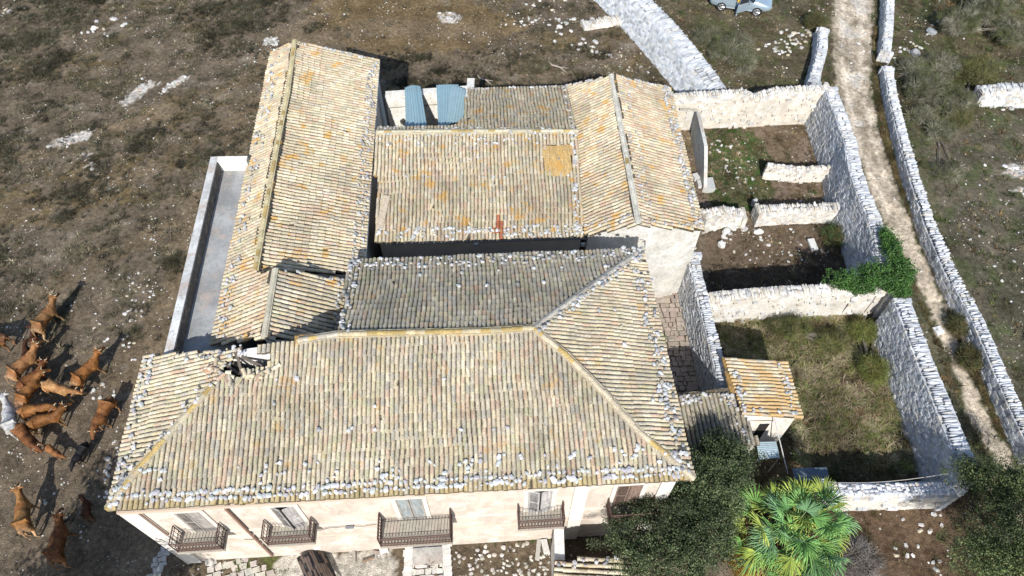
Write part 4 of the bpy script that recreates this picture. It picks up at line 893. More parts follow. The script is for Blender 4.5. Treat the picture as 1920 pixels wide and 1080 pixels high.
# ================================================================== STONES
mb = MB()
big = ROOFSTONES_BIG[:290]; ROOFSTONES_SMALL += ROOFSTONES_BIG[290:]
SM = []
for k in range(10):
    v, f = ICOS[k % 8]; b_ = MB(); b_.add(v*np.array([1.1+.06*(k % 3), .85+.05*(k % 4), .72]), f, pick(SCOL, (30, 22, 26, 12, 8), 1)[0]); o = b_.build('roof_stone', M['stone'], local=True); SM.append(o.data); bpy.data.objects.remove(o)
for i, (p, s, n) in enumerate(big):
    o = bpy.data.objects.new('roof_stone', SM[rnd.randrange(10)]); C.objects.link(o); o.location = tuple(p); o.scale = (s, s*R.uniform(.85, 1.1), s*R.uniform(.8, 1.1)); q = Vector(n).to_track_quat('Z', 'Y').to_euler(); o.rotation_euler = (q.x, q.y, 0)
    o.rotation_euler.rotate_axis('Z', R.uniform(0, 6.28))
    tag(o, 'pale weight stone lying on the tiles near the front eave of the farmhouse', 'stone', 'weight stones along the front eave of the farmhouse')
o = emit_stones(MB(), ROOFSTONES_SMALL).build('roof_stones', M['stone']); tag(o, 'small weight stones scattered along the other eaves and ridges of the tiled roofs', 'stones', kind='stuff')

def inany(x, y, polys): return any(inpoly(x, y, q) for q in polys)
BUILT = [[FL[:2], FR[:2], BR[:2], BL[:2], BLl[:2]], [o1[:2], La[:2], r1[:2], Ra[:2], Re[:2], BL[:2], BLl[:2]], [Ml[:2]-[.3, 0], Ma[:2], Mb2[:2], Eb[:2], Ed[:2], Ec[:2], Er1[:2], Ea[:2], Nb[:2], n1[:2]],
         [P(*q)[:2] for q in ((1358, 670, 3), (1474, 681, 2.7), (1504, 784, 2.7), (1392, 777, 3))], [P(*q)[:2] for q in ((1210, 510, 0), (1300, 480, 0), (1345, 760, 0), (1400, 850, 0), (1260, 850, 0))]]
clusters = [  # px, py, spread x, spread y, count, size lo, hi
    (1010, 30, 45, 28, 34, .07, .19), (1060, 45, 30, 15, 12, .10, .25), (1085, 85, 30, 12, 8, .12, .28), (1130, 103, 25, 6, 10, .10, .2), (1000, 75, 60, 25, 16, .05, .12), (1210, 115, 60, 25, 26, .05, .13), (1190, 150, 60, 10, 12, .05, .1),
    (190, 50, 35, 22, 14, .10, .28), (20, 15, 30, 15, 10, .10, .25), (160, 85, 60, 20, 8, .06, .12), (1495, 75, 38, 18, 46, .09, .22), (1460, 95, 30, 12, 22, .08, .18), (1520, 60, 15, 18, 20, .09, .2), (1545, 25, 25, 12, 14, .06, .13),
    (1370, 290, 30, 32, 26, .06, .13), (1400, 350, 45, 20, 22, .06, .14), (1350, 270, 15, 15, 6, .08, .14), (1540, 380, 30, 12, 10, .05, .1), (1410, 455, 40, 22, 14, .06, .15), (1375, 440, 20, 14, 12, .10, .26), (1500, 455, 50, 25, 14, .05, .12), (1470, 480, 60, 12, 18, .04, .1),
    (250, 590, 25, 50, 24, .06, .14), (270, 540, 18, 40, 16, .05, .12), (195, 735, 25, 14, 16, .07, .15), (200, 900, 14, 30, 12, .08, .15), (185, 620, 30, 20, 8, .06, .12), (285, 440, 12, 40, 14, .05, .1), (215, 830, 14, 40, 10, .06, .12), (35, 860, 14, 14, 6, .06, .1),
    (1500, 20, 60, 15, 10, .06, .12), (1735, 60, 40, 30, 14, .06, .16), (1700, 90, 18, 10, 10, .1, .22), (1820, 250, 70, 60, 20, .04, .1), (1890, 480, 30, 60, 14, .05, .13), (1870, 200, 40, 10, 6, .12, .22), (1840, 420, 60, 40, 12, .04, .1),
    (1735, 985, 28, 16, 7, .10, .17), (1700, 1030, 40, 20, 6, .08, .17), (1655, 1045, 35, 16, 5, .07, .13), (1745, 1070, 25, 14, 4, .08, .17), (900, 1050, 40, 15, 12, .04, .1), (1610, 90, 25, 60, 26, .05, .13), (1660, 110, 14, 12, 8, .08, .2), (1640, 180, 30, 50, 16, .04, .1), (425, 660, 6, 4, 1, .05, .06)]
FS, FSM = [], []
for k in range(10):
    v, f = ICOS[k % 8]; b_ = MB(); b_.add(v*np.array([1.2, .8+.04*(k % 3), .55+.03*(k % 4)]), f, pick([(.58, .56, .52), (.48, .47, .44), (.64, .63, .61), (.50, .43, .33), (.36, .36, .35)], (34, 22, 30, 10, 5), 1)[0]); o = b_.build('field_stone', M['stone'], local=True); FSM.append(o.data); bpy.data.objects.remove(o)
for (px, py, sx, sy, n, lo, hi) in clusters:
    for i in range(n):
        q = P(px+R.normal(0, sx*.6), py+R.normal(0, sy*.6), 0)
        if not inany(q[0], q[1], BUILT): FS.append((R.uniform(lo, hi)*R.uniform(.55, .95), q))
FS.sort(key=lambda t: -t[0]*1.0/(np.linalg.norm(t[1]-EYE)))
rest = FS[290:]
for s, q in FS[:290]:
    o = bpy.data.objects.new('field_stone', FSM[rnd.randrange(10)]); C.objects.link(o); o.location = (q[0], q[1], gz(q[0], q[1])+s*.12); o.scale = (s, s, s*R.uniform(.7, 1.1)); o.rotation_euler = (R.normal(0, .15), R.normal(0, .15), R.uniform(0, 6.28))
    tag(o, 'loose pale limestone lying on the open ground', 'stone', 'loose stones lying on the ground')
def scatter(n, dens, xr=(-42, 42), yr=(6.5, 52), avoid=True):
    """n tries; dens(X,Y)->0..1"""
    X = R.uniform(*xr, n); Y = R.uniform(*yr, n); k = R.random(n) < dens(X, Y)
    if avoid:
        for b_ in BUILT: k &= ~pip(X, Y, b_)
    # keep to what the frame can show
    k &= np.abs(X) < (Y*.58+19.5)
    X, Y = X[k], Y[k]; Z = (fbm(X, Y, .5)-.5)*.10+(fbm(X, Y, 2.2, 3)-.5)*.09
    return X, Y, Z
def dgrav(X, Y):
    d = .12+.9*np.clip((fbm(X, Y, .55, 5)-.50)*6, 0, 1)*(.5+vn(X, Y, 2.5, 3)); d = np.where(dline(X, Y, TRK, TRKW) < 1.2, .45*(Y > 24)+.15, d)
    d = d+.5*np.exp(-((X+17.5)/2.2)**2)*((Y > 10) & (Y < 28)); return np.clip(d, 0, 1)
X, Y, Z = scatter(34000, dgrav)
rk = []
for q in ROCKS:
    lo_, hi_ = q.min(0), q.max(0); m_ = int(60*np.prod(hi_-lo_)+20); X3 = R.uniform(lo_[0], hi_[0], m_); Y3 = R.uniform(lo_[1], hi_[1], m_); k_ = pip(X3+R.normal(0, .15, m_), Y3+R.normal(0, .12, m_), q) & (fbm(X3, Y3, 1.3, 2) > .40)
    rk += [((a_, b_, gz(a_, b_)-.02), R.uniform(.05, .17), (R.normal(0, .05), R.normal(0, .05), 1)) for a_, b_ in zip(X3[k_], Y3[k_])]
lst = [((x, y, z+.01), R.gamma(2.0, .009)+.010, (0, 0, 1)) for x, y, z in zip(X, Y, Z)]+[((q[0], q[1], gz(q[0], q[1])+s*.2), s, (R.normal(0, .2), R.normal(0, .2), 1)) for s, q in rest]+rk
o = emit_stones(MB(), lst, pal=[(.52, .50, .46), (.40, .38, .34), (.64, .63, .61), (.38, .31, .23), (.24, .22, .19)], w=(26, 26, 14, 20, 16), flat=(.4, .7)).build('gravel', M['stone']); tag(o, kind='stuff')

# ================================================================== GROUND COVER
def tuft_template(n, r, h, seed, lean=.8, w=.012):
    g = np.random.default_rng(seed); V, F = [], []
    for i in range(n):
        a = g.uniform(0, 6.28); rr = g.uniform(0, .3)*r; b = np.array([math.cos(a)*rr, math.sin(a)*rr, -.02]); L = g.uniform(.5, 1.0); a2 = a+g.normal(0, .5)
        d = np.array([math.cos(a2), math.sin(a2), 0]); t = np.array([-d[1], d[0], 0])*w*g.uniform(.7, 1.4)
        m = b+d*r*.42*L*lean+np.array([0, 0, h*.72*L]); e = b+d*r*L*lean*1.15+np.array([0, 0, h*g.uniform(.55, 1.0)*L]); k = len(V)
        V += [b-t, b+t, m+t*.8, m-t*.8, e, e+t*.2]; F += [[k, k+1, k+2, k+3], [k+3, k+2, k+5, k+4]]
    return np.array(V), np.array(F)
def tufts(mb, X, Y, Z, T, size, pal, wts):
    n = len(X)
    for k, t in enumerate(T):
        i = np.arange(k, n, len(T))
        if len(i) == 0: continue
        a = R.uniform(0, 6.28, len(i)); s = size*R.uniform(.55, 1.35, len(i)); c, s_ = np.cos(a)*s, np.sin(a)*s; O = np.zeros(len(i))
        A = np.stack([np.stack([c, s_, O], -1), np.stack([-s_, c, O], -1), np.stack([O, O, s*R.uniform(.7, 1.2, len(i))], -1)], 1)
        mb.temps(t, np.stack([X[i], Y[i], Z[i]], -1), A, pick(pal, wts, len(i))*(.35+1.3*vn(X[i], Y[i], .85, 6)*vn(X[i], Y[i], 2.3, 3)**.5*1.25)[:, None])
    return mb
TLOW = [tuft_template(14, .30, .16, k, w=.013) for k in range(6)]; TTALL = [tuft_template(20, .55, .50, 20+k, w=.011) for k in range(6)]
DRY = [(.080, .076, .046), (.18, .15, .095), (.11, .098, .070), (.28, .24, .165), (.055, .050, .036)]
mb = MB(); tufts(mb, *scatter(26000, lambda X, Y: np.clip((fbm(X, Y, 1.4, 2)-.45)*4, .03, 1)*np.clip((Y-15)/8, .06, 1)*(X < 10)*(1-.8*pip(X, Y, OCHRE))*(1-.6*pip(X, Y, BARE))*(1-.9*np.exp(-((X+16.5)/2.0)**2)*(Y < 30)), xr=(-42, 10)), TLOW, 1.0, DRY, (28, 22, 24, 12, 14))
_g = np.random.default_rng(44); cx_ = _g.uniform(-42, 9, 900); cy_ = _g.uniform(18.5, 51, 900); kk = (fbm(cx_, cy_, .25, 2) > .44) & (_g.random(900) < np.clip(1.15-np.abs(cy_-38)/30+(cx_ < -14)*.4, .2, 1)) & ~((cx_ > -14) & (cy_ > 42)) & ~((cx_ > -17.5) & (cy_ < 33))
for x0_, y0_ in zip(cx_[kk], cy_[kk]):
    m_ = _g.integers(14, 60); s_ = _g.uniform(.25, .75); X = x0_+_g.normal(0, s_*1.25, m_); Y = y0_+_g.normal(0, s_*.8, m_); tufts(mb, X, Y, X*0, TTALL, .46*_g.uniform(.7, 1.3), [(.060, .058, .034), (.10, .092, .06), (.15, .135, .095), (.045, .040, .028), (.085, .075, .035)], (30, 24, 12, 22, 12))
tag(mb.build('scrub', M['grass']), kind='stuff')
mb = MB(); GRN = [(.075, .095, .030), (.11, .105, .045), (.17, .145, .085), (.24, .19, .115), (.06, .075, .028), (.17, .11, .05)]
tufts(mb, *scatter(16000, lambda X, Y: (X > 9.9)*((Y > 35.6)*.35+(X > 20.3)*.40)*np.clip((fbm(X, Y, .9, 1)-.38)*5, .15, 1)*(dline(X, Y, TRK, TRKW) > 1.15), xr=(9, 42)), TLOW, 1.05, GRN, (14, 18, 22, 18, 14, 8))
tag(mb.build('rough_grass', M['grass']), kind='stuff')
VERGE = ww([(1645, 60), (1646, 130), (1652, 180), (1666, 250), (1703, 370), (1745, 470), (1806, 590), (1840, 700), (1868, 770), (1900, 850)])
mb = MB(); tufts(mb, *scatter(52000, lambda X, Y: ((dline(X, Y, VERGE) < .50)*(Y > 12)*(dline(X, Y, TRK, TRKW) > 1.08)*1.0+((dline(X, Y, TRK, TRKW) > 1.5) & (dline(X, Y, TRK, TRKW) < 2.4))*(Y < 23)*.25), xr=(15, 26)), TTALL, .48, [(.14, .10, .05), (.10, .09, .04), (.21, .15, .07), (.075, .085, .03), (.27, .21, .12)], (28, 24, 18, 16, 10))
tag(mb.build('verge_grass', M['grass']), kind='stuff')
YW = ww([(1345, 600), (1650, 585), (1695, 720), (1768, 880), (1560, 900), (1500, 880), (1480, 780), (1360, 660)])
mb = MB(); tufts(mb, *scatter(7500, lambda X, Y: pip(X, Y, YW)*np.clip((fbm(X, Y, 1.1, 1)-.36)*5, .12, 1), xr=(9, 20), yr=(11, 21)), TTALL, .78, [(.34, .28, .17), (.20, .20, .07), (.12, .14, .05), (.46, .38, .25), (.24, .15, .09), (.20, .24, .07)], (24, 18, 16, 16, 14, 12))
tag(mb.build('tall_weeds', M['grass']), kind='stuff')
mb = MB(); YG = [Y1G, ww([(1500, 350), (1590, 350), (1600, 400), (1480, 410)])]
tufts(mb, *scatter(8000, lambda X, Y: (pip(X, Y, Y1G)*.75+pip(X, Y, YG[1])*.2)*np.clip((fbm(X, Y, 1.6, 1)-.36)*5, .1, 1), xr=(9, 20), yr=(22, 36)), TLOW, .55, [(.045, .10, .02), (.06, .13, .03), (.08, .10, .03)], (4, 3, 2))
tufts(mb, *scatter(3500, lambda X, Y: ((Y < 9.2)*(X > -11.6)*(X < -9)*np.clip((vn(X, Y, 2, 1)-.45)*5, 0, 1)+(Y < 9.4)*(Y > 8.6)*(X < 3)*(X > -5)*.25*(vn(X, Y, 1.5, 2) > .55)), xr=(-12, 5), yr=(6, 9.4), avoid=False), TLOW, .35, [(.06, .12, .02), (.09, .12, .03)], (1, 1))
tag(mb.build('green_grass', M['grass']), kind='stuff')
mb = MB(); tufts(mb, *scatter(5000, lambda X, Y: (pip(X, Y, Y1)*.45+pip(X, Y, Y2)*.3)*np.clip((fbm(X, Y, 1.6, 3)-.36)*5, .1, 1), xr=(9, 21), yr=(20, 36)), TLOW, .8, [(.20, .15, .085), (.28, .22, .14), (.12, .11, .05), (.15, .09, .05)], (3, 3, 2, 2))
tufts(mb, *scatter(2600, lambda X, Y: (X > 9.5)*(Y < 11.5)*np.clip((fbm(X, Y, 1.6, 3)-.42)*5, .05, 1)*(1-.75*pip(X, Y, SOIL)), xr=(9, 24), yr=(6, 11.5)), TTALL, .5, [(.20, .15, .085), (.14, .13, .05), (.12, .11, .05), (.15, .09, .05)], (3, 3, 2, 2))
tag(mb.build('dry_stalks', M['grass']), kind='stuff')

# ================================================================== TREES AND SHRUBS
LEAFQ = (np.array([[0, 0, 0], [.5, -.5, .12], [1, 0, 0], [.5, .5, .12]]), np.array([[0, 1, 2, 3]]))
def leaves(mb, centers, normals, ln, wd, pal, wts, up=.35, mul=None):
    n = len(centers); d = R.normal(0, 1, (n, 3)); d += normals*.9; d[:, 2] += up*R.random(n); d /= np.linalg.norm(d, axis=1)[:, None]
    s = np.cross(d, R.normal(0, 1, (n, 3))*.6+normals); s /= np.linalg.norm(s, axis=1)[:, None]+1e-9; u = np.cross(d, s)
    L = ln*R.uniform(.6, 1.3, n)[:, None]; Wd = wd*R.uniform(.7, 1.2, n)[:, None]
    A = np.stack([d*L, s*Wd, u*Wd], 1); mb.temps(LEAFQ, centers, A, pick(pal, wts, n)*(1 if mul is None else mul[:, None]))
def crown_pts(lobes, n, clump, per, seed, hollow=.45):
    """points in many small clumps spread through a set of lobes (cx,cy,cz,rx,ry,rz)"""
    g = np.random.default_rng(seed); vol = np.array([l[3]*l[4]*l[5] for l in lobes])**.66; idx = g.choice(len(lobes), n, p=vol/vol.sum()); Lb_ = np.array(lobes)[idx]
    v = g.normal(0, 1, (n, 3)); v /= np.linalg.norm(v, axis=1)[:, None]; r = g.uniform(hollow, 1.06, n)**.6
    v[:, 2] = np.where(v[:, 2] < -.35, -v[:, 2]*.6, v[:, 2])
    cl = Lb_[:, :3]+v*r[:, None]*Lb_[:, 3:]*(1+.22*g.normal(0, 1, (n, 1)))
    q = g.normal(0, 1, (n, per, 3)); q /= np.linalg.norm(q, axis=2)[..., None]; q *= (g.random((n, per, 1))**.45)*clump*g.uniform(.55, 1.25, (n, 1, 1)); q[..., 2] *= .7
    p = cl[:, None]+q; nn = q/np.linalg.norm(q, axis=2)[..., None]+v[:, None]*.8
    return p.reshape(-1, 3), (nn/np.linalg.norm(nn, axis=2)[..., None]).reshape(-1, 3), cl
def tree(name, label, base, lobes, n, clump, per, ln, wd, pal, wts, trunk=.2, seed=1, group=None, cat='tree', bark=(.10, .08, .065)):
    t = thing(name, label, cat, base, 0, group); p, nn, cl = crown_pts(lobes, n, clump, per, seed)
    mb = MB(); k = p[:, 2] > .03; leaves(mb, p[k], nn[k], ln, wd, pal, wts, mul=np.repeat(np.random.default_rng(seed).uniform(.55, 1.55, n), per)[k]); mb.build('crown', M['leaf'], t)
    mb = MB(); g = np.random.default_rng(seed+50); b = np.array(base, float); top = np.array([np.mean([l[i] for l in lobes]) for i in range(3)]); fork = b+(top-b)*.42+np.array([.1, .05, 0])
    mb.tube([b-[0, 0, .15], b+(fork-b)*.5+[.05, .04, 0], fork], [trunk*1.35, trunk, trunk*.85], bark, 8)
    for i in range(9):
        e = cl[g.integers(len(cl))]; m = fork+(e-fork)*.5+g.normal(0, .12, 3)+[0, 0, .12]; mb.tube([fork, m, e], [trunk*.5, trunk*.28, trunk*.1], bark, 6)
        for j in range(4):
            e2 = cl[g.integers(len(cl))]
            if np.linalg.norm(e2-m) < 2.2: mb.tube([m, (m+e2)/2+g.normal(0, .06, 3), e2], [trunk*.18, trunk*.1, trunk*.04], bark, 4)
    mb.build('trunk', M['bark'], t); return t
OAK = [(.055, .082, .032), (.080, .108, .042), (.032, .050, .020), (.14, .165, .07), (.17, .17, .09)]
def L3(px, py, h, rx, ry, rz): q = P(px, py, h); return (q[0], q[1], q[2], rx, ry, rz)
tree('oak_tree', 'dark evergreen oak pressed against the right front corner of the farmhouse', (*P(1340, 880, 0)[:2], 0), [L3(1345, 850, 3.4, .95, .8, .9), L3(1375, 872, 3.2, .75, .8, .9), L3(1330, 900, 3.5, 1.3, .9, 1.1)], 480, .30, 62, .085, .045, OAK, (30, 26, 26, 8, 3), .16, 3)
tree('oak_tree', 'largest dark green oak with a wide round crown in front of the farmhouse', (*P(1265, 1020, 0)[:2], 0), [L3(1250, 985, 4.2, 1.6, 1.2, 1.1), L3(1180, 1010, 3.9, .95, .9, .8), L3(1320, 1010, 4.0, 1.2, 1.1, 1.1), L3(1245, 1060, 4.2, 1.6, 1.0, 1.1), L3(1300, 935, 3.9, 1.3, .9, 1.0), L3(1345, 950, 3.5, .9, .9, .9)], 1000, .30, 66, .085, .045, OAK, (26, 30, 20, 16, 5), .2, 4)
tree('holm_tree', 'bushy green tree at the lower right corner beyond the white wall', (*P(1880, 1030, 0)[:2], 0), [L3(1880, 1000, 3.4, 1.5, 1.3, 1.1), L3(1860, 905, 2.9, 1.1, .9, .9), L3(1815, 900, 2.8, .7, .7, .7), L3(1830, 1040, 3.2, 1.0, 1.0, .8), L3(1930, 930, 3.1, 1.2, 1.2, 1.0), L3(1930, 1070, 3.4, 1.3, 1.2, .9)], 900, .30, 60, .085, .042, [(.060, .092, .030), (.085, .120, .040), (.038, .055, .020), (.13, .165, .055), (.20, .19, .08)], (24, 28, 18, 20, 7), .16, 6)
tree('carob_tree', 'tall round carob whose shadow falls across the lower left corner', (-16.6, .2, 0), [(-16.6, .2, 7.2, 2.7, 2.6, 2.2), (-15.2, .4, 6.3, 2.0, 2.0, 1.6), (-17.6, -.5, 6.2, 2.0, 2.0, 1.6)], 520, .55, 40, .22, .14, OAK, (30, 26, 26, 8, 3), .35, 9)
# ivy heaped over the yard wall
t = thing('ivy', 'bright green ivy heaped over the corner where the yard walls meet the track', 'ivy', P(1640, 500, 0))
lob = [L3(1672, 470, 2.9, .40, 1.0, .45), L3(1690, 510, 2.8, .55, .8, .5), L3(1640, 520, 2.7, 1.0, .7, .5), L3(1580, 528, 2.5, .8, .5, .45), L3(1660, 445, 2.9, .2, .5, .35), L3(1610, 540, 2.3, .9, .35, .5), L3(1685, 545, 2.6, .5, .35, .45)]
p, nn, cl = crown_pts(lob, 640, .20, 48, 12, .3); mb = MB(); leaves(mb, p, nn, .085, .06, [(.045, .115, .022), (.065, .155, .03), (.03, .07, .018), (.10, .20, .045)], (28, 30, 18, 12)); mb.build('foliage', M['leaf'], t)
mb = MB()
for i in range(26):
    c_ = cl[R.integers(len(cl))]; mb.tube([(c_[0], c_[1], .0), (c_[0]+R.normal(0, .1), c_[1]+R.normal(0, .1), c_[2]*.5), c_], [.03, .02, .008], (.12, .10, .08), 4)
mb.build('stem', M['bark'], t)
# twiggy grey green shrubs
TW = tuft_template(46, .62, .60, 77, w=.010, lean=1.0)
TW2 = tuft_template(40, .62, .62, 78, w=.010, lean=1.1)
def shrub(name, label, lobes, n, pal, wts, leafy=.3, seed=1, size=1.0, lp=None):
    n = int(n*1.6); base = np.array([lobes[0][0], lobes[0][1], 0]); t = thing(name, label, 'shrub', base); g = np.random.default_rng(seed); mb = MB(); Lb_ = np.array(lobes)
    idx = g.integers(0, len(lobes), n); v = g.normal(0, 1, (n, 3)); v /= np.linalg.norm(v, axis=1)[:, None]; v[:, 2] = np.abs(v[:, 2]); c_ = Lb_[idx, :3]+v*Lb_[idx, 3:]*g.uniform(.25, .8, (n, 1)); c_[:, 2] -= .25
    for k, T in enumerate((TW, TW2)):
        i = np.arange(k, n, 2); nz = v[i]*[1, 1, .8]+[0, 0, .2]+g.normal(0, .55, (len(i), 3)); nz /= np.linalg.norm(nz, axis=1)[:, None]; x = np.cross(nz, g.normal(0, 1, (len(i), 3))); x /= np.linalg.norm(x, axis=1)[:, None]; y = np.cross(nz, x); s = size*.8*g.uniform(.5, 1.2, (len(i), 1))
        mb.temps(T, c_[i], np.stack([x*s, y*s, nz*s], 1), pick(pal, wts, len(i)))
    mb.build('twigs', M['grass'], t)
    p, nn, cl = crown_pts([(l[0], l[1], l[2], l[3]*.92, l[4]*.92, l[5]*.9) for l in lobes], int(n*leafy), .22, 26, seed+1, .5); mb = MB(); k = p[:, 2] > .02; leaves(mb, p[k], nn[k], .07, .03, lp or [(.07, .085, .03), (.05, .06, .028), (.13, .14, .05)], (3, 3, 2)[:len(lp) if lp else 3]); mb.build('foliage', M['leaf'], t)
    mb = MB()
    for i in range(12):
        e = c_[g.integers(n)]; mb.tube([base-[0, 0, .1], base+(e-base)*.5+[0, 0, .15], e], [.06, .04, .015], (.17, .15, .12), 5)
    mb.build('trunk', M['bark'], t); return t
GT = [(.22, .21, .155), (.14, .135, .09), (.115, .13, .055), (.31, .29, .22)]
shrub('thorn_shrub', 'twiggy grey green bush against the white bank wall', [L3(1360, 90, .7, 1.5, 1.2, .9), L3(1395, 110, .6, 1.0, 1.0, .7), L3(1330, 65, .5, 1.1, .9, .6), L3(1385, 75, .5, .9, .9, .6)], 210, GT, (22, 26, 22, 10), .9, 2)
shrub('thorn_shrub', 'big spreading twiggy bush right of the field wall', [L3(1740, 165, .9, 1.7, 1.6, 1.1), L3(1790, 190, .8, 1.5, 1.3, .9), L3(1765, 120, .8, 1.5, 1.3, .9), L3(1715, 130, .6, 1.0, 1.1, .7)], 330, GT, (26, 26, 22, 12), .5, 3)
shrub('thorn_shrub', 'yellow green bush above the far right wall stub', [L3(1830, 130, .7, 1.5, 1.3, .9), L3(1860, 165, .5, 1.0, .8, .6), L3(1800, 215, .5, .9, .7, .6)], 150, [(.13, .13, .05), (.10, .10, .05), (.18, .16, .08)], (3, 3, 2), 1.6, 4, lp=[(.11, .12, .035), (.15, .15, .045), (.07, .08, .03)])
shrub('thorn_shrub', 'long pale twiggy thicket along the top right edge', [L3(1800, 40, 1.0, 1.8, 1.4, 1.1), L3(1860, 20, 1.1, 1.8, 1.6, 1.2), L3(1900, 60, .9, 1.5, 1.5, 1.0), L3(1830, -20, 1.0, 1.8, 1.6, 1.1)], 330, GT, (26, 22, 22, 14), .9, 5)
shrub('thorn_shrub', 'small twiggy bush in the field below the big spreading one', [L3(1765, 240, .5, 1.0, .8, .6), L3(1730, 215, .5, .8, .7, .5), L3(1780, 320, .25, 1.1, .8, .35)], 110, GT, (26, 26, 22, 12), .5, 6)
shrub('thorn_shrub', 'dark olive bush at the head of the short verge wall', [L3(1530, 38, .6, .8, .6, .6)], 40, [(.09, .085, .035), (.13, .11, .05)], (1, 1), 2.0, 7)
shrub('thorn_shrub', 'low leafy bush on the grass verge beside the field wall', [L3(1820, 670, .4, .6, .7, .45), L3(1800, 610, .4, .5, .6, .4)], 40, [(.09, .09, .035), (.15, .12, .06)], (1, 1), 1.6, 8)
shrub('thorn_shrub', 'leafy green bush in the corner of the middle yard', [L3(1565, 440, .4, .9, .7, .5), L3(1590, 430, .4, .6, .6, .5)], 40, [(.09, .09, .035), (.15, .12, .06)], (1, 1), 2.4, 9, lp=[(.045, .085, .022), (.06, .11, .03)])
shrub('bare_shrub', 'leafless grey shrub beside the palm', [L3(1610, 1045, .6, 1.3, 1.0, .8), L3(1560, 1070, .5, .8, .7, .6)], 90, [(.24, .22, .20), (.17, .15, .13)], (2, 1), .05, 10)
shrub('weed_bush', 'feathery yellow green weed clump in the weedy yard', [L3(1640, 690, .7, .8, .7, .7), L3(1620, 620, .6, .8, .6, .6)], 90, [(.17, .18, .05), (.13, .15, .045), (.24, .20, .09)], (3, 3, 1), .6, 13, size=.8, lp=[(.12, .15, .035), (.16, .18, .05)])
shrub('weed_bush', 'tall greenish weed clump by the whitewashed wall in the weedy yard', [L3(1480, 610, .6, 1.2, .7, .6), L3(1560, 640, .5, .9, .7, .6)], 90, [(.14, .15, .05), (.11, .12, .045), (.22, .18, .10)], (3, 3, 1), .6, 14, size=.8)
shrub('ochre_shrub', 'ochre yellow low bush at the foot of the palm', [L3(1400, 1060, .5, .8, .6, .5), L3(1385, 1030, .5, .5, .4, .5), L3(1440, 1075, .5, .6, .5, .5)], 60, [(.32, .18, .03), (.24, .14, .03)], (1, 1), 2.0, 15, size=.6, lp=[(.36, .20, .03), (.26, .15, .03)])
mb = MB()   # creeper tuft on the passage side of the eave
p, nn, cl = crown_pts([L3(1240, 640, 5.6, .14, .28, .2)], 18, .12, 24, 31, .2); leaves(mb, p, nn, .08, .05, [(.06, .14, .03), (.12, .16, .04)], (2, 1)); tag(mb.build('creeper', M['leaf']), 'small green creeper climbing to the right eave above the passage', 'plant')

# fan palm
PC = P(1490, 985, 2.6)
palm = thing('fan_palm', 'bright green fan palm with ragged spreading leaves in front of the lean to', 'palm', (PC[0], PC[1], 0))
PG = [(.14, .30, .08), (.19, .37, .10), (.08, .19, .055), (.34, .42, .08), (.15, .28, .13)]
def fan(center, dirv, ln, colr, nm):
    d = unit(dirv); mb = MB(); side = unit(np.cross(d, (0, 0, 1))); up = np.cross(side, d)
    if up[2] < 0: up = -up
    tip = center+d*ln*.9-np.array([0, 0, ln*.10]); mid = center+d*ln*.5+np.array([0, 0, ln*.10])
    mb.tube([center, mid, tip], [.022, .017, .012], np.array(colr)*np.array([1.6, 1.1, 1]), 5)
    pl = unit(tip-mid); up = unit(up*.75+R.normal(0, .35, 3)); sd = unit(np.cross(pl, up)); up = np.cross(sd, pl)
    n = 26; segL = R.uniform(.75, 1.0)
    for i in range(n):
        t = (i+.5)/n*2-1; a = t*1.7; v = unit(pl*math.cos(a)+sd*math.sin(a)+up*.22*(1-abs(t))+R.normal(0, .05, 3)); s2_ = unit(np.cross(v, up)); L_ = segL*(1-.30*t*t)*R.uniform(.85, 1.1)
        w1, w2 = .026, .020; p0 = tip; p1 = tip+v*L_*.5; p2 = tip+v*L_*.85-np.array([0, 0, L_*.10]); p3 = tip+v*L_*1.05-np.array([0, 0, L_*.30])
        c = np.array(colr)*R.uniform(.8, 1.25)
        for sg in (-1, 1):
            o_ = s2_*sg; h = up*.012
            mb.add([p0, p1+o_*w1-h, p1+h, p0], [[0, 1, 2]], c); mb.add([p1+h, p1+o_*w1-h, p2+o_*w2*.7-h, p2+h], [[0, 1, 2, 3]], c); mb.add([p2+h, p2+o_*w2*.7-h, p3], [[0, 1, 2]], c*np.array([1.3, 1.1, 1]))
    return mb.build('frond', M['leaf'], palm)
for (dx, dy, n, hh) in ((0, 0, 26, 2.3), (-.9, .1, 13, 1.9), (.9, .5, 14, 2.1), (.2, -.7, 12, 2.0)):
    b = np.array([PC[0]+dx, PC[1]+dy, hh])
    mb = MB(); mb.tube([(b[0]-dx*.4, b[1]-dy*.4, -.1), (b[0]-dx*.1, b[1], hh*.5), b], [.17, .15, .13], (.13, .095, .06), 8)
    for i in range(50):
        z = R.uniform(.2, hh); a = R.uniform(0, 6.28); q = np.array([b[0]-dx*.4*(1-z/hh)+math.cos(a)*.14, b[1]-dy*.4*(1-z/hh)+math.sin(a)*.14, z]); mb.bar(q, q+[math.cos(a)*.12, math.sin(a)*.12, .14], .02, (.17, .12, .07), .006, 4)
    mb.build('trunk', M['bark'], palm)
    for i in range(n):
        a = i*2.4+R.uniform(-.3, .3); el = R.uniform(-.1, 1.0) if i > 4 else R.uniform(.8, 1.3); ln = R.uniform(1.0, 1.45)
        c = PG[R.choice(5, p=[.28, .28, .18, .14, .12])]; fan(b, (math.cos(a)*math.cos(el), math.sin(a)*math.cos(el), math.sin(el)), ln, c, 'frond')
for (a, ln_) in ((-2.6, 1.9), (-2.0, 2.0), (-1.2, 2.1), (-.6, 2.0), (.15, 1.8), (2.9, 1.9), (2.3, 1.7), (.9, 1.7)):
    fan(np.array([PC[0], PC[1], 2.0]), (math.cos(a), math.sin(a), -.05), ln_, PG[R.choice(5)], 'frond')
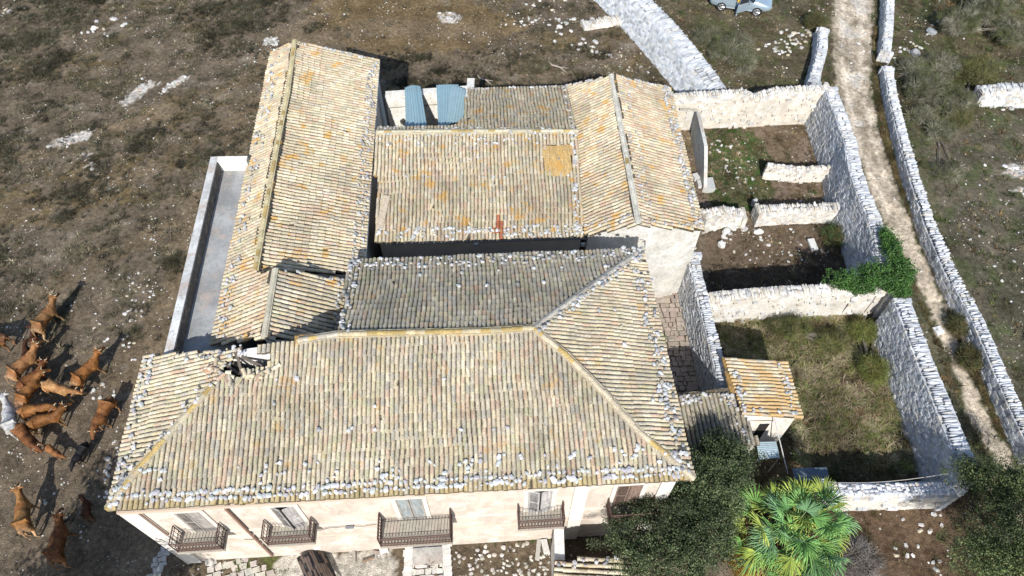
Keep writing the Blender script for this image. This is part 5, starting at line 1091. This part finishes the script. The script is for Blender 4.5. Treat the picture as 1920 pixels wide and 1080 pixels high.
for i in range(14):   # dead skirt
    a = R.uniform(0, 6.28); b = np.array([PC[0]+R.normal(0, .3), PC[1]+R.normal(0, .3), 1.6]); fan(b, (math.cos(a), math.sin(a), -.45), 1.0, (.34, .25, .12), 'frond')

# ================================================================== CATTLE
def skin(chains, sub=2):
    """chains of (x,y,z,rx,ry) joined where they start on an existing point; root first"""
    bm = bmesh.new(); lay = bm.verts.layers.skin.verify(); pts = {}
    def vert(q):
        k = tuple(round(c, 3) for c in q[:3])
        if k not in pts:
            v = bm.verts.new(q[:3]); v[lay].radius = (q[3], q[4] if len(q) > 4 else q[3]); pts[k] = v
            if len(pts) == 1: v[lay].use_root = True
        return pts[k]
    for ch in chains:
        for a, b in zip(ch[:-1], ch[1:]): bm.edges.new((vert(a), vert(b)))
    me = bpy.data.meshes.new('tmp'); bm.to_mesh(me); bm.free(); o = bpy.data.objects.new('tmp', me); C.objects.link(o)
    m = o.modifiers.new('s', 'SKIN'); m.use_smooth_shade = True; m.branch_smoothing = .4; s = o.modifiers.new('u', 'SUBSURF'); s.levels = sub; s.render_levels = sub
    dg = bpy.context.evaluated_depsgraph_get(); dg.update(); ev = o.evaluated_get(dg); r = bpy.data.meshes.new_from_object(ev); bpy.data.objects.remove(o); bpy.data.meshes.remove(me); return r
def paint(me, fn, material):
    co = np.zeros(len(me.vertices)*3); me.vertices.foreach_get('co', co); co = co.reshape(-1, 3); at = me.color_attributes.new('Col', 'FLOAT_COLOR', 'POINT')
    at.data.foreach_set('color', np.hstack([fn(co), np.ones((len(co), 1))]).ravel().astype(np.float32)); me.materials.clear(); me.materials.append(material); me.polygons.foreach_set('use_smooth', np.ones(len(me.polygons), bool))
def cow_chains(turn=0.0, head=1.32, stride=.12):
    ct, st_ = math.cos(turn), math.sin(turn)
    def N(d, z, r, r2=None, lat=0): return (.58+ct*d-st_*lat, st_*d+ct*lat, z, r, r2 or r)
    sp = (-.25, 0, 1.02, .30, .34); sh = (.36, 0, 1.06, .24, .30); hip = (-.70, 0, 1.12, .25, .25)
    hz = head
    ch = [[sp, (.10, 0, 1.02, .29, .34), sh, (.60, 0, 1.12, .19, .25), N(.22, (1.14+hz)/2, .15, .19), N(.44, hz, .125, .13), N(.60, hz-.10, .10, .105), N(.76, hz-.22, .075, .08)],
          [sp, (-.48, 0, 1.06, .27, .29), hip, (-.88, 0, 1.10, .13, .16), (-.96, 0, .98, .035), (-.99, .01, .75, .024), (-.98, .02, .52, .02), (-.97, .02, .42, .042), (-.97, .02, .34, .02)]]
    for s in (-1, 1):
        g = stride*s
        ch.append([hip, (-.72, s*.17, .90, .15, .17), (-.64+g*.4, s*.19, .64, .085, .10), (-.78+g, s*.18, .40, .05), (-.72+g, s*.18, .14, .042), (-.69+g, s*.18, .03, .055)])
        g = -stride*s
        ch.append([sh, (.38, s*.17, .82, .11, .13), (.38+g*.4, s*.18, .52, .062), (.38+g, s*.18, .36, .05), (.39+g, s*.18, .12, .042), (.41+g, s*.18, .03, .055)])
        ch.append([N(.44, hz, .125, .13), N(.40, hz+.05, .045, .05, s*.17), N(.36, hz+.02, .035, .015, s*.30)])
    return ch
VAR = [(0.0, 1.42, .10), (.5, 1.30, .06), (-.55, 1.25, .14), (.15, 1.05, .10), (0.0, .62, .08)]
COWM = {}
def cow_mesh(v, key, base, dark, pale):
    k = (v, key)
    if k in COWM: return COWM[k]
    t, h, s = VAR[v]; me = skin(cow_chains(t, h, s)); base, dark, pale = map(np.array, (base, dark, pale))
    co = np.zeros(len(me.vertices)*3); me.vertices.foreach_get('co', co); co = co.reshape(-1, 3)   # hip bones, ribs and hide folds
    dz = np.array([.035*noise.noise(Vector((p[0]*3.1, p[1]*4.2, p[2]*3.3+v)))+.02*noise.noise(Vector((p[0]*7, p[1]*7, p[2]*7))) for p in co]); trunk = (np.abs(co[:, 0]) < .95) & (co[:, 2] > .6)
    hipb = .045*np.exp(-((co[:, 0]+.62)**2+(np.abs(co[:, 1])-.19)**2)/.012); spine = .03*np.exp(-(co[:, 1]/.05)**2)*(co[:, 2] > 1.15)*trunk
    co[:, 2] += (dz+hipb)*trunk+spine; co[:, 1] += np.sign(co[:, 1])*dz*trunk; me.vertices.foreach_set('co', co.ravel())
    def fn(co):
        c = np.tile(base, (len(co), 1)); z = co[:, 2]; n = np.array([noise.noise(Vector((p[0]*2.2, p[1]*2.2, p[2]*2.2))) for p in co])[:, None]
        a = np.clip(n*2.2+.2, 0, .95); c = c*(1-a)+dark*a; b = np.clip((.75-z)/.35, 0, 1)[:, None]*.55; c = c*(1-b)+pale*b
        r = np.clip((-.72-co[:, 0])/.15, 0, 1)[:, None]*.5; c = c*(1-r)+pale*r
        nk = (np.clip((co[:, 0]-.55)/.2, 0, 1))[:, None]*.5; c = c*(1-nk)+(dark*1.05)*nk
        return c
    paint(me, fn, M['hide']); me.name = 'cow_body'; COWM[k] = me; return me
HORN = {}
def horn_mesh(v):
    if v in HORN: return HORN[v]
    t, h, s = VAR[v]; out = []
    for sg in (-1, 1):
        ct, st_ = math.cos(t), math.sin(t); f = lambda d, lat, z: np.array([.58+ct*d-st_*lat, st_*d+ct*lat, z]); mb = MB()
        mb.tube([f(.45, sg*.08, h+.07), f(.45, sg*.15, h+.10), f(.50, sg*.20, h+.12), f(.55, sg*.20, h+.16)], [.024, .019, .013, .005], (.5, .43, .3), 6); o = mb.build('horn', M['horn'], local=True); out.append(o.data); bpy.data.objects.remove(o)
    HORN[v] = out; return out
HIDES = dict(tan=((.30, .155, .058), (.22, .10, .035), (.46, .32, .18)), brown=((.20, .080, .026), (.14, .052, .018), (.32, .19, .10)), orange=((.27, .115, .036), (.19, .075, .024), (.40, .25, .13)),
             pale=((.37, .20, .085), (.27, .13, .05), (.5, .36, .22)), dark=((.10, .038, .016), (.07, .026, .012), (.2, .11, .06)), white=((.62, .61, .58), (.50, .50, .50), (.66, .60, .50)), black=((.014, .014, .016), (.01, .01, .012), (.02, .02, .02)))
HG = 'cattle standing on the bare ground left of the farmhouse'
def cow(rx, ry, hx, hy, hide, v, label, name='cow', cat='cow', h=1.22, sc=None, horns=True):
    a, b = P(rx, ry, h*.85), P(hx, hy, h*.85); d = b-a; L = np.hypot(d[0], d[1]); s = sc*1.06 if sc else np.clip(L/2.05, .45, .98); u = d/L; o_ = a+u*.92*s
    e = thing(name, label, cat, (o_[0], o_[1], gz(o_[0], o_[1])), math.atan2(d[1], d[0]), HG if name == 'cow' else 'calves among the cattle'); e.scale = (s*R.uniform(.97, 1.03), s*R.uniform(.95, 1.08), s)
    jt = 1.0 if hide in ('white', 'black') else R.uniform(.78, 1.3); hd = [tuple(np.array(q)*jt*(np.ones(3) if jt == 1.0 else np.array([1, R.uniform(.95, 1.05), R.uniform(.9, 1.15)]))) for q in HIDES[hide]]; bo = bpy.data.objects.new('body', cow_mesh(v, label, *hd)); C.objects.link(bo); bo.parent = e
    if horns:
        for m in horn_mesh(v): ho = bpy.data.objects.new('horn', m); C.objects.link(ho); ho.parent = e
    return e
cow(63, 622, 107, 563, 'tan', 0, 'tan cow standing at the top of the herd, head toward the upper right', sc=.92)
cow(58, 640, 58, 600, 'dark', 1, 'dark brown calf tucked close behind the topmost tan cow', 'calf', 'calf', 1.0, .55, False)
cow(46, 668, 38, 628, 'dark', 2, 'dark brown calf furthest left, behind the other dark calf', 'calf', 'calf', 1.0, .52, False)
cow(12, 710, 76, 650, 'tan', 0, 'large tan cow left of the tight group, below the calves', sc=.95)
cow(27, 730, 90, 682, 'brown', 1, 'brown cow flank to flank under the large tan cow', sc=.85)
cow(32, 758, 74, 700, 'orange', 2, 'orange brown cow in the middle of the herd, in others shade', sc=.86)
cow(78, 718, 150, 738, 'pale', 3, 'pale tan cow facing right in the middle of the herd', sc=.85)
cow(134, 720, 190, 662, 'orange', 0, 'orange brown cow with raised head right of the pale tan one', sc=.88)
cow(20, 812, 12, 735, 'white', 0, 'white cow at the left edge of the picture', sc=.92)
cow(31, 772, 110, 757, 'orange', 2, 'orange cow facing right, upper of two parallel ones beside the white cow', sc=.84)
cow(48, 795, 128, 768, 'orange', 1, 'orange cow facing right, lower of two parallel ones beside the white cow', sc=.84)
cow(28, 795, 66, 842, 'brown', 3, 'red brown cow heading toward the viewer just right of the white cow', sc=.84)
cow(80, 833, 118, 858, 'orange', 3, 'small rust coloured calf below the parallel pair', 'calf', 'calf', .9, .50, False)
cow(206, 742, 170, 806, 'orange', 3, 'ochre brown cow apart from the herd, nearest to the farmhouse roof', sc=.85)
cow(160, 826, 133, 866, 'black', 3, 'black calf below the ochre cow', 'calf', 'calf', 1.0, .58, False)
cow(42, 1000, 41, 918, 'tan', 0, 'long tan cow seen from behind at the lower left, in sun', sc=.93)
cow(158, 972, 154, 922, 'dark', 1, 'dark red brown calf by the left eave corner of the farmhouse', 'calf', 'calf', 1.0, .56, False)
cow(98, 1058, 118, 970, 'brown', 0, 'brown cow at the shade edge near the bottom left', sc=.93)
cow(10, 632, -60, 640, 'brown', 0, 'brown cow cut off by the left edge of the picture', sc=.88)

# ================================================================== CAR AND DRIVER
wr, wf = P(1353, 11, .35), P(1419, 21, .35); dcar = wf-wr; rz = math.atan2(dcar[1], dcar[0]); WB = float(np.hypot(dcar[0], dcar[1])); u = dcar/WB; lat = np.array([-u[1], u[0], 0])
cc = (wr+wf)/2+lat*.80; car = thing('parked_car', 'silver blue family car with its driver door open, cut by the top edge', 'car', (cc[0], cc[1], .0), rz)
xf, xr = WB/2, -WB/2
def car_body():
    st = [(-2.12, .70, .42, .80, .80), (-2.05, .78, .36, .92, .95), (-1.95, .82, .30, .98, 1.30), (-1.6, .86, .26, 1.0, 1.60), (-1.0, .88, .25, 1.0, 1.66), (-.3, .88, .25, .99, 1.68), (.35, .88, .25, .97, 1.62), (.95, .87, .26, .96, 1.12), (1.35, .86, .28, .94, 1.0), (1.8, .82, .32, .86, .90), (2.1, .72, .38, .74, .76), (2.2, .60, .44, .66, .66)]
    V = []; rows = []
    for x, w_, z0, zb, zt in st:
        roofed = zt > zb+.08; wt = w_*(.74 if roofed else .86)
        prof = [(0, z0), (w_*.85, z0), (w_*.99, z0+.10), (w_*1.0, (z0+zb)/2), (w_*.97, zb), (wt+.04 if roofed else w_*.93, zt-.08 if roofed else (zb+zt)/2), (wt*.86, zt), (0, zt+.03)]
        ring = [(x, y, z) for y, z in prof]+[(x, -y, z) for y, z in prof[-2:0:-1]]; rows.append(len(ring)); V += ring
    n = rows[0]; F = [[i*n+j, i*n+(j+1) % n, (i+1)*n+(j+1) % n, (i+1)*n+j] for i in range(len(st)-1) for j in range(n)]
    return np.array(V), np.array(F), n, st
V_, F_, nr, st = car_body(); mb = MB(); PAINT = (.42, .52, .60); colf = []
glassF = []
for f in range(len(F_)):
    i, j = divmod(f, nr); g = (j in (4, 9)) and 2 <= i <= 6 or (j in (5, 6, 7, 8) and (i == 6 or i == 2 and False)); glassF.append(g)
mb.add(V_, F_[~np.array(glassF)], PAINT); n = nr
mb.add(V_[:n], [[0, k, k+1] for k in range(1, n-1)], PAINT); mb.add(V_[-n:], [[0, k+1, k] for k in range(1, n-1)], PAINT)
body = mb.build('body', M['paint'], car, local=True, smooth=True)
mb = MB(); mb.add(V_*np.array([1, .995, .995]), F_[np.array(glassF)], (.02, .02, .03)); mb.build('window', M['glass'], car, local=True)
for sx in (xr, xf):
    for sy in (-1, 1):
        mb = MB(); mb.bar((sx, sy*.66, .33), (sx, sy*.84, .33), .39, (.02, .02, .02), n=22); mb.build('wheel_arch', M['dark'], car, local=True)
        e = bpy.data.objects.new('wheel', None); C.objects.link(e); e.parent = car; e.location = (sx, sy*.80, .33)
        mb = MB(); mb.bar((0, -sy*.10, 0), (0, sy*.10, 0), .33, (.02, .02, .02), n=24); mb.build('tyre', M['rubber'], e, local=True)
        mb = MB(); mb.bar((0, sy*.07, 0), (0, sy*.103, 0), .215, (.03, .03, .03), n=20); mb.build('hub_plate', M['rubber'], e, local=True); mb = MB(); mb.bar((0, sy*.10, 0), (0, sy*.125, 0), .06, (.6, .6, .6), n=10)
        for k in range(5):
            a = k*math.tau/5; mb.bar((math.cos(a)*.05, sy*.115, math.sin(a)*.05), (math.cos(a)*.205, sy*.112, math.sin(a)*.205), .028, (.6, .6, .6), n=5)
        for k in range(20):
            a, b = k*math.tau/20, (k+1)*math.tau/20; mb.bar((math.cos(a)*.21, sy*.11, math.sin(a)*.21), (math.cos(b)*.21, sy*.11, math.sin(b)*.21), .016, (.6, .6, .6), n=4)
        mb.build('rim', M['chrome'], e, local=True)
for sy in (-1, 1):
    mb = MB(); mb.box((2.12, sy*.56, .66), (.07, .13, .07), (.8, .8, .8), rz=-sy*.35); mb.build('headlight', M['chrome'], car, local=True)
    mb = MB(); mb.box((-2.06, sy*.64, .85), (.05, .10, .12), (.35, .02, .02)); mb.build('tail_light', M['plastic'], car, local=True)
    mb = MB(); mb.box((.62, sy*.98, 1.02), (.07, .10, .06), PAINT); mb.build('mirror', M['paint'], car, local=True)
mb = MB(); mb.box((-.05, 0, .34), (1.0, .885, .035), (.55, .60, .64)); mb.build('sill', M['paint'], car, local=True)
# door opening and open door (driver side faces the camera)
mb = MB(); mb.box((.12, -.868, .66), (.42, .03, .32), (.03, .03, .035)); mb.build('door_opening', M['dark'], car, local=True)
de = bpy.data.objects.new('door', None); C.objects.link(de); de.parent = car; de.location = (.58, -.90, 0); de.rotation_euler = (0, 0, math.radians(38))
mb = MB(); mb.box((-.47, 0, .68), (.47, .035, .30), PAINT, jit=.02)
mb.box((-.47, 0, .99), (.47, .04, .02), (.55, .6, .65)); mb.bar((-.92, 0, .95), (-.75, .06, 1.5), .02, PAINT, n=4); mb.bar((-.75, .06, 1.5), (-.15, .06, 1.5), .02, PAINT, n=4); mb.bar((-.15, .06, 1.5), (0, 0, .98), .02, PAINT, n=4)
mb.build('panel', M['paint'], de, local=True)
mb = MB(); mb.add([(-.9, .005, 1.0), (-.02, .005, 1.0), (-.16, .06, 1.48), (-.74, .06, 1.48)], [[0, 1, 2, 3]], (.02, .02, .02)); mb.build('window', M['glass'], de, local=True)
mb = MB(); mb.box((-.8, -.045, .86), (.08, .012, .018), (.5, .5, .5)); mb.build('handle', M['chrome'], de, local=True)
# person standing in the door opening
pp = P(1379, 27, 0); per = thing('person', 'person in yellow top, blue jeans and pale shoes standing at the open car door', 'person', (pp[0], pp[1], 0), rz+1.2)
H_ = [[(0, 0, .95, .15, .11), (0, 0, 1.12, .14, .10), (0, 0, 1.32, .16, .11), (0, 0, 1.45, .10, .08), (.01, 0, 1.53, .052), (.02, 0, 1.60, .07, .075), (.03, 0, 1.70, .085, .09), (.02, 0, 1.76, .06, .07)]]
for s in (-1, 1):
    H_.append([(0, 0, .95, .15, .11), (0, s*.095, .86, .095, .09), (.02+.10*s, s*.10, .50, .062), (.0+.16*s, s*.10, .28, .052), (-.02+.18*s, s*.10, .09, .036), (.08+.18*s, s*.11, .04, .035), (.16+.18*s, s*.115, .03, .028)])
    H_.append([(0, 0, 1.32, .16, .11), (0, s*.18, 1.38, .058), (.06, s*.23, 1.12, .042), (.22, s*.22, .98, .034), (.33, s*.20, 1.0, .026), (.40, s*.19, 1.0, .014)])
me = skin(H_, 2)
def pf(co):
    c = np.tile(np.array((.42, .25, .17)), (len(co), 1)); z = co[:, 2]; r = np.hypot(co[:, 0], co[:, 1])
    c[(z < .97) & (r < .34)] = (.10, .17, .30); c[(z < .10)] = (.7, .7, .7); c[(z < 1.47) & (z > .97) & (r < .26)] = (.62, .42, .06); c[(z < .97) & (r >= .24) & (z > .9)] = (.42, .25, .17); return c
paint(me, pf, M['cloth']); bo = bpy.data.objects.new('body', me); C.objects.link(bo); bo.parent = per
mb = MB(); v, f = ICOS2[0]; mb.add(v*np.array([.10, .095, .09])+[.0, 0, 1.755], f, (.03, .02, .015)); mb.build('hair', M['cloth'], per, local=True)
for s in (-1, 1):
    mb = MB()
    for k, (ln, oy) in enumerate(((.075, -.03), (.085, -.01), (.08, .01), (.065, .03))):
        a = np.array([.40, s*.19+oy, 1.0]); mb.tube([a, a+[ln*.5, 0, -.005], a+[ln, 0, -.03]], [.009, .008, .006], (.42, .25, .17), 5)
    mb.tube([(.36, s*.19-s*.02, 1.0), (.39, s*.19-s*.055, .99), (.43, s*.19-s*.06, .98)], [.011, .009, .007], (.42, .25, .17), 5)
    mb.build('hand', M['skin'], per, local=True)

# wire strung over the weedy yard
mb = MB(); a, b = P(1560, 905, 1.9), P(1812, 882, 2.8); mb.tube([a+(b-a)*t-np.array([0, 0, .5*math.sin(t*math.pi)]) for t in np.linspace(0, 1, 9)], .014, (.34, .32, .29), 4); tag(mb.build('wire', M['plastic']), 'sagging wire strung over the near end of the weedy yard', 'wire')
for (px, py, hs, hl) in ((1035, 122, 1.0, 'pale dead branch lying in the grass behind the barn'), (900, 147, .8, 'pale driftwood like branch at the back of the ruined room')):
    q = P(px, py, .12); mb = MB(); mb.tube([q, q+[.5*hs, -.35*hs, .1], q+[1.0*hs, -.9*hs, .03]], [.07, .045, .012], (.42, .36, .31), 6); mb.tube([q+[.5*hs, -.35*hs, .1], q+[1.1*hs, -.5*hs, .12]], [.035, .01], (.42, .36, .31), 5); mb.tube([q, q+[-.25*hs, .4*hs, .05]], [.06, .012], (.42, .36, .31), 5); tag(mb.build('branch', M['wood']), hl, 'branch')
